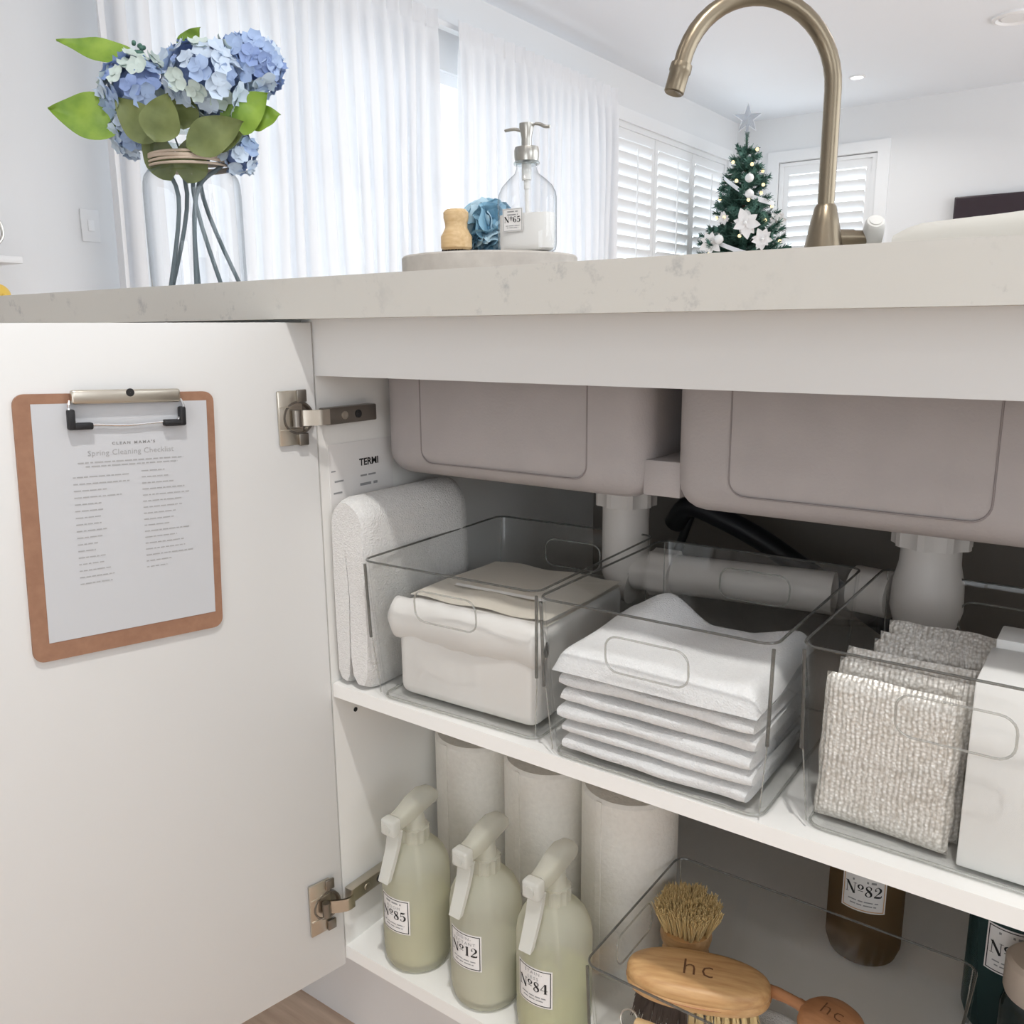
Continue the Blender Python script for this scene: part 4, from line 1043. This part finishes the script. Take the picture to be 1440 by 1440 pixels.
# blue ruffled scrubber
bs = thing('ruffled_scrubber', 'blue ruffled scrubber ball behind the soap dispenser', 'scrubber', (-.150, .487, ZY)); bs.scale = (1.12, 1.12, 1.12)
rnd = random.Random(8)
pet = MB()
pet.grid(lambda u, v: ((u-.5)*.032*(.45+.9*math.sin(v*PI*.75)), .003*math.sin(u*PI*2)*v+.010*v*v, v*.030-.004*abs(u-.5)), 8, 6)
pmesh = [pet.mesh('ruffle', 80), None]; pmesh[1] = pmesh[0].copy(); pmesh[0].materials.append(MATS['scrub_blue']); pmesh[1].materials.append(MATS['scrub_pale'])
for k in range(95):
    z = 1-2*(k+.5)/95; a = k*2.39996; d = Vector((math.sqrt(1-z*z)*math.cos(a), math.sqrt(1-z*z)*math.sin(a), z))
    o = obj('ruffle', pmesh[0 if rnd.random() < .7 else 1], None, bs); p = d*.014+Vector((0, 0, .040))
    o.rotation_mode = 'QUATERNION'; o.rotation_quaternion = Vector((0, 0, 1)).rotation_difference(d) @ Quaternion((0, 0, 1), rnd.uniform(0, 6.28))
    s_ = rnd.uniform(.78, .98); o.scale = (s_, s_, s_*.88); o.location = p
obj('core', MB().sphere((0, 0, .040), .020, 20, 12), 'scrub_blue', bs)

# ------------------------------------------------------------------ vase with hydrangeas
VX, VY = -.602, .300
vs_ = thing('glass_vase', 'clear glass jar vase with twine around its neck on the worktop', 'vase', (VX, VY, ZT))
VR = .0745
pr = [(.0001, .004), (.058, .004), (.068, .0), (.073, .004), (VR, .014), (VR, .166), (VR-.001, .181), (.0715, .190), (.066, .198), (.0615, .202), (.060, .208), (.060, .243), (.0615, .248)]
obj('glass_body', MB().lathe(pr, 56), 'glass', vs_)
obj('glass_lip', MB().lathe([(.0585, .244), (.0620, .244), (.0632, .248), (.0620, .2515), (.0590, .2525), (.0575, .249), (.0585, .244)], 56), 'glass_rim', vs_)
obj('glass_base', MB().lathe([(.066, .0), (.0715, .002), (.0715, .006), (.066, .008), (.066, .0)], 56), 'glass_rim', vs_)
for k, (z, rr) in enumerate(((.206, .0628), (.210, .063), (.214, .063), (.218, .0628), (.222, .0626))):
    obj('twine_turn', MB().tube([((rr)*math.cos(2*PI*i/48), (rr)*math.sin(2*PI*i/48), z+.0018*math.sin(2*PI*i/48+k*1.7)) for i in range(48)], .0021, 8, True), 'twine', vs_)
RH = Vector((.810, .586, 0)); FH = Vector((-.586, .810, 0))      # right and away from the viewer, used only to lay out the bunch
def fp(px, py, d=0):
    """bunch layout: px, py measured in a front view of the bunch (1.16 mm units), d metres of depth"""
    return RH*((px-280)*.00116)+FH*d+Vector((0, 0, (423.5-py)*.00108))
# a floret: four cupped petals
def floret_mesh(m, seed):
    mb = MB(); rnd = random.Random(seed)
    for k in range(4):
        a = k*PI/2+rnd.uniform(-.15, .15); L = rnd.uniform(.0125, .0155); Wd = rnd.uniform(.0075, .009); ca, sa = math.cos(a), math.sin(a); tip = rnd.uniform(.001, .006)
        def fn(u, v):
            x = v*L; wv = Wd*math.sin(min(1, .12+v*.95)*PI*.80)**.8*(u-.5)*2
            z = tip*v*v-.002*(1-(2*u-1)**2)*v+.0015*math.sin(v*4+k)
            return (ca*x-sa*wv, sa*x+ca*wv, z)
        mb.grid(fn, 4, 4)
    me = mb.mesh('floret', 80); me.materials.append(MATS[m]); return me
FLO = [floret_mesh(m, i) for i, m in enumerate(('petal_blue', 'petal_pale', 'petal_violet', 'petal_green', 'petal_pale', 'petal_blue'))]
def leaf_mesh(L, W, curl, m, name='leaf'):
    mb = MB()
    def fn(u, v):
        t_ = v; wv = W*(math.sin(PI*min(1, t_**.75*1.0))**.9 if 0 < t_ < 1 else 0)*(u-.5)
        return (t_*L, wv, -curl*t_*t_*L+.16*abs(u-.5)*W+.0015*math.sin(t_*14+u*3))
    mb.grid(fn, 6, 14); me = mb.mesh(name, 80); me.materials.append(MATS[m]); return me
def put_leaf(parent, base, tip, W, m, face=None, curl=.12):
    base = Vector(base); tip = Vector(tip); d = tip-base; L = d.length
    me = leaf_mesh(L, W, curl, m)
    o = obj('leaf', me, None, parent); X = d.normalized(); up = Vector(face) if face else Vector((0, 0, 1))
    Y = up.cross(X).normalized(); Z = X.cross(Y)
    mm = Matrix((X, Y, Z)).transposed().to_4x4(); mm.translation = base; o.matrix_local = mm
    return o
def hydrangea(label, center, rad, foot, via, leaves, seed, nf=46, squash=.85, pal=(0, 1, 2, 3, 4, 5)):
    rnd = random.Random(seed)
    t = thing('hydrangea_stem', label, 'flower', (VX, VY, ZT), 0, 'blue hydrangeas in the glass vase')
    c = Vector(center)
    P = cr([tuple(foot), tuple(via), tuple(via+(c-via)*.6+Vector((0, 0, .005))), tuple(c)], 6)
    obj('stem', MB().tube(P, [.0034]*len(P), 8), 'stem', t)
    bl = obj('bloom_core', MB().sphere(c, rad*.62, 18, 12, (1, 1, squash)), 'petal_violet', t)
    for k in range(nf):
        z = 1-2*(k+.5)/nf; a = k*2.39996+seed; d = Vector((math.sqrt(max(0, 1-z*z))*math.cos(a), math.sqrt(max(0, 1-z*z))*math.sin(a), z))
        d = (d+Vector([rnd.uniform(-.12, .12) for _ in range(3)])).normalized()
        o = obj('floret', FLO[rnd.choice(pal)], None, t)
        rr = rad*rnd.uniform(.78, .98); o.location = c+Vector((d.x*rr, d.y*rr, d.z*rr*squash))
        o.rotation_mode = 'QUATERNION'; o.rotation_quaternion = Vector((0, 0, 1)).rotation_difference((d+Vector([rnd.uniform(-.3, .3) for _ in range(3)])).normalized()) @ Quaternion((0, 0, 1), rnd.uniform(0, 6.28))
        s_ = rnd.uniform(1.0, 1.35)*(rad/.05)**.35; o.scale = (s_, s_, s_)
    for (b, tp_, W, m, fc_, cu) in leaves: put_leaf(t, b, tp_, W, m, fc_, cu)
    return t
FV = -FH      # towards the viewer
neck = fp(280, 255)
hydrangea('blue hydrangea at the left of the bunch in the vase', fp(222, 128, -.01), .060, fp(235, 412, .01), fp(272, 268, .0),
          [(fp(225, 88, 0), fp(122, 62, -.02), .045, 'leaf', FV+Vector((0, 0, .6)), .05), (fp(205, 175, -.02), fp(110, 158, -.04), .075, 'leaf', FV+Vector((0, 0, .25)), .05)], 1, 48)
hydrangea('large pale blue hydrangea at the centre front of the bunch', fp(322, 122, -.045), .063, fp(318, 412, -.02), fp(284, 268, -.01),
          [(fp(255, 205, -.05), fp(205, 148, -.055), .055, 'leaf_olive', FV, .02), (fp(262, 212, -.08), fp(284, 150, -.085), .062, 'leaf_olive', FV, .02)], 2, 50, .9, (1, 4, 3, 0, 1))
hydrangea('violet blue hydrangea at the top right of the bunch', fp(370, 95, .0), .056, fp(272, 412, .02), fp(280, 275, .01),
          [(fp(365, 175, -.03), fp(413, 165, -.03), .045, 'leaf', FV+Vector((0, 0, .3)), .1), (fp(340, 190, -.045), fp(400, 140, -.035), .06, 'leaf', FV, .0)], 3, 48, .85, (0, 0, 2, 1, 5))
hydrangea('blue hydrangea at the back centre of the bunch', fp(290, 105, .03), .058, fp(336, 412, .02), fp(288, 272, .02),
          [(fp(270, 75, .02), fp(307, 43, .0), .032, 'leaf', FV, .05), (fp(295, 215, -.06), fp(372, 182, -.06), .058, 'leaf_olive', FV, .0), (fp(290, 190, -.05), fp(295, 135, -.06), .05, 'leaf_olive', FV, .0), (fp(320, 200, -.055), fp(368, 198, -.055), .05, 'leaf_olive', FV, .05)], 4, 44, .85, (0, 5, 2, 1))
hydrangea('small blue hydrangea drooping over the left of the jar rim', fp(207, 182, -.005), .036, fp(243, 412, -.02), fp(266, 275, -.02),
          [(fp(262, 255, -.03), fp(235, 180, -.04), .05, 'leaf_olive', FV, .0)], 5, 22, 1.05, (1, 4, 0, 3))
hydrangea('small pale blue hydrangea drooping over the right of the jar rim', fp(347, 214, -.01), .031, fp(283, 412, -.03), fp(290, 275, -.02),
          [(fp(285, 258, -.03), fp(305, 195, -.05), .055, 'leaf_olive', FV, .0)], 6, 20, 1.0, (1, 4, 1, 0))
bd = thing('bud_cluster', 'dark berry-like bud sprig at the top left of the bunch', 'bud sprig', (VX, VY, ZT), 0)
obj('stem', MB().tube([tuple(neck), tuple(fp(245, 150, .02)), tuple(fp(221, 78, .0))], .0013, 6), 'stem', bd)
rnd = random.Random(6)
for k in range(14):
    obj('bud', MB().sphere(fp(221+rnd.uniform(-11, 11), 72+rnd.uniform(-9, 8), rnd.uniform(-.012, .012)), .0034, 8, 6), 'fir', bd)

# lemon and jug at the far left edge
lm = thing('lemon', 'yellow lemon on the worktop at the far left edge', 'lemon', (-1.275, .285, ZT))
obj('fruit', MB().sphere((0, 0, .026), .026, 20, 14, (1.25, 1, 1)), 'lemon', lm)
obj('tip', MB().sphere((.0325, 0, .026), .005, 10, 6), 'lemon', lm)
ws = thing('wall_shelf', 'thin white wall shelf at the far left edge', 'shelf', (XL, .665, 1.076))
obj('board', MB().rbox((0, -.5, 0), (.20, .225, .022), .002), 'trim_white', ws)
obj('bracket', MB().box((0, .10, -.06), (.012, .115, 0)), 'trim_white', ws)
jg = thing('white_jug', 'white jug on the wall shelf at the far left edge', 'jug', (-2.48, .80, 1.0982))
obj('jug_body', MB().lathe([(.0001, 0), (.038, 0), (.046, .01), (.048, .05), (.036, .10), (.032, .13), (.037, .145), (.034, .145), (.029, .13), (.0001, .11)], 32), 'ornament', jg)
obj('handle', MB().tube(cr([(.0, .034, .125), (0, .066, .115), (0, .072, .07), (0, .046, .035)], 6), .006, 10), 'steel', jg)

# ------------------------------------------------------------------ Christmas tree
CX, CY = -2.12, 6.5
ct = thing('christmas_tree', 'decorated green Christmas tree in the far corner of the room', 'tree', (CX, CY, 0))
obj('trunk', MB().tube([(0, 0, .01), (0, 0, 1.2), (0, 0, 2.30)], [.03, .02, .008], 10), 'bark', ct)
obj('stand', MB().lathe([(.0001, 0), (.19, 0), (.19, .02), (.05, .05), (.045, .16), (.0001, .16)], 24), 'black_plastic', ct)
rnd = random.Random(12)
def branch(mb, p, d, L, r):
    p = Vector(p); d = Vector(d).normalized(); n = int(L/.009)
    mb.tube([p, p+d*L*.5+Vector((0, 0, -.01)), p+d*L], [.010, .009, .006], 5)
    side = d.orthogonal().normalized()
    for k in range(n):
        t_ = .1+.9*k/n; c = p+d*L*t_+Vector((0, 0, -.02*math.sin(t_*PI)*L))
        for j in range(6):
            a = rnd.uniform(0, 6.28); s_ = side*math.cos(a)+d.cross(side)*math.sin(a)
            e = c+(s_*.85+d*.75).normalized()*r*rnd.uniform(.7, 1.15); w_ = d.cross(s_)*.0055
            mb.add([c-w_, c+w_, e+w_*.4, e-w_*.4], [(0, 1, 2, 3)])
mb = MB()
z = .30
while z < 2.28:
    Rr = .04+.42*((2.36-z)/2.06)**.95 if z > 1.2 else .29+.0*z
    Rr = .03+.35*min(1, (2.36-z)/.95)
    nb = max(4, int(5+Rr*22)); a0 = rnd.uniform(0, 6.28)
    for k in range(nb):
        a = a0+2*PI*k/nb+rnd.uniform(-.25, .25); L = Rr*rnd.uniform(.62, 1.12)
        branch(mb, (0, 0, z), (math.cos(a), math.sin(a), rnd.uniform(.0, .5)), L, .045)
    z += .066
branch(mb, (0, 0, 2.2), (0, 0, 1), .16, .028); branch(mb, (0, 0, 2.14), (-.5, -.2, 1), .15, .03); branch(mb, (0, 0, 2.1), (.5, .2, .9), .14, .03)
stuff(obj('foliage', mb, 'fir', ct, 0))
TV = Vector((.36, -.93, 0)); TRt = Vector((.93, .36, 0))       # towards the room and across it
def tpos(px, py, out):
    zz = 2.347-(py-190)*.00556; return Vector((CX, CY, zz))+TRt*((px-1043)*.0056)+TV*out
st = thing('star_topper', 'pale translucent star on top of the Christmas tree', 'star', (CX, CY, 2.36))
mb = MB(); pts = []
for k in range(10):
    a = PI/2+k*PI/5; r_ = .115 if k % 2 == 0 else .046; pts.append((r_*math.cos(a), r_*math.sin(a)))
n0 = 10; vs = [tuple(TRt*x+Vector((0, 0, y+.105))) for x, y in pts]+[tuple(TV*.025+Vector((0, 0, .105))), tuple(-TV*.025+Vector((0, 0, .105)))]
mb.add(vs, [(i, (i+1) % 10, 10) for i in range(10)]+[((i+1) % 10, i, 11) for i in range(10)]); obj('star_body', mb, 'star_clear', st, 0)
obj('outline', MB().tube(vs[:10], .004, 6, True), 'ribbon', st)
obj('socket', MB().tube([(0, 0, -.03), (0, 0, .06)], .012, 10), 'star_clear', st)
def bauble(px, py, out, r, label):
    p = tpos(px, py, out); b = thing('bauble', label, 'ornament', p, 0, 'white baubles on the Christmas tree')
    obj('ball', MB().sphere((0, 0, 0), r, 20, 14), 'ornament', b); obj('cap', MB().tube([(0, 0, r*.95), (0, 0, r*1.2)], r*.22, 10), 'steel', b)
bauble(1049, 255, .21, .034, 'upper white bauble at the middle of the Christmas tree')
bauble(1050, 277, .24, .034, 'lower white bauble at the middle of the Christmas tree')
bauble(1011, 338, .30, .036, 'white bauble low on the left of the Christmas tree')
def fabric_flower(px, py, out, r, label, seed):
    p = tpos(px, py, out); t = thing('fabric_flower', label, 'ornament', p, 0, 'white fabric flowers on the Christmas tree'); rnd = random.Random(seed)
    for k in range(9):
        a = 2*PI*k/9+rnd.uniform(-.2, .2); L = r*rnd.uniform(.8, 1.1)
        d = TRt*math.cos(a)+Vector((0, 0, math.sin(a)))+TV*rnd.uniform(-.1, .35)
        me = leaf_mesh(L, L*.62, .1, 'fabric_white', 'petal'); o = obj('petal', me, None, t); X = d.normalized(); Y = TV.cross(X).normalized(); Z = X.cross(Y)
        o.matrix_local = Matrix((X, Y, Z)).transposed().to_4x4()
    obj('centre', MB().sphere(TV*.012, r*.13, 10, 8), 'ornament', t)
fabric_flower(1046, 318, .33, .115, 'large white fabric flower at the centre of the Christmas tree', 1)
fabric_flower(1000, 342, .28, .095, 'white fabric flower at the lower left of the Christmas tree', 2)
fabric_flower(1070, 340, .30, .085, 'white fabric flower at the lower right of the Christmas tree', 3)
fabric_flower(1016, 308, .20, .055, 'small white fabric flower at the left of the Christmas tree', 4)
fabric_flower(1090, 312, .10, .075, 'white fabric flower sticking out at the right of the Christmas tree', 5)
rb = thing('ribbon_garland', 'silvery white ribbon wound around the Christmas tree', 'garland', (CX, CY, 0))
pts = []
for k in range(150):
    t_ = k/149; zz = 2.16-1.75*t_; a = 1.5+t_*24; rr = .07+.33*min(1, (2.34-zz)/1.0)*.86; pts.append((rr*math.cos(a), rr*math.sin(a), zz+.03*math.sin(a*2)))
mb = MB(); vs = []
for k, p in enumerate(pts): vs += [(p[0], p[1], p[2]-.018), (p[0]*1.04, p[1]*1.04, p[2]+.018)]
mb.add(vs, [(2*i, 2*i+1, 2*i+3, 2*i+2) for i in range(len(pts)-1)]); obj('ribbon_band', mb, 'ribbon', rb, 80)
fl = thing('fairy_lights', 'string of warm fairy lights on the Christmas tree', 'lights', (CX, CY, 0))
rnd = random.Random(3); wp_ = []
bulb = MB().sphere((0, 0, 0), .014, 10, 8).mesh('bulb'); bulb.materials.append(MATS['fairy'])
for k in range(60):
    t_ = (k+.5)/60; zz = 2.24-1.85*t_; a = k*1.37; rr = .05+.33*min(1, (2.36-zz)/1.0)*.9; p = (rr*math.cos(a), rr*math.sin(a), zz); wp_.append(p)
    o = obj('bulb', bulb, None, fl); o.location = p
obj('wire', MB().tube(wp_, .0022, 5), 'fir', fl)
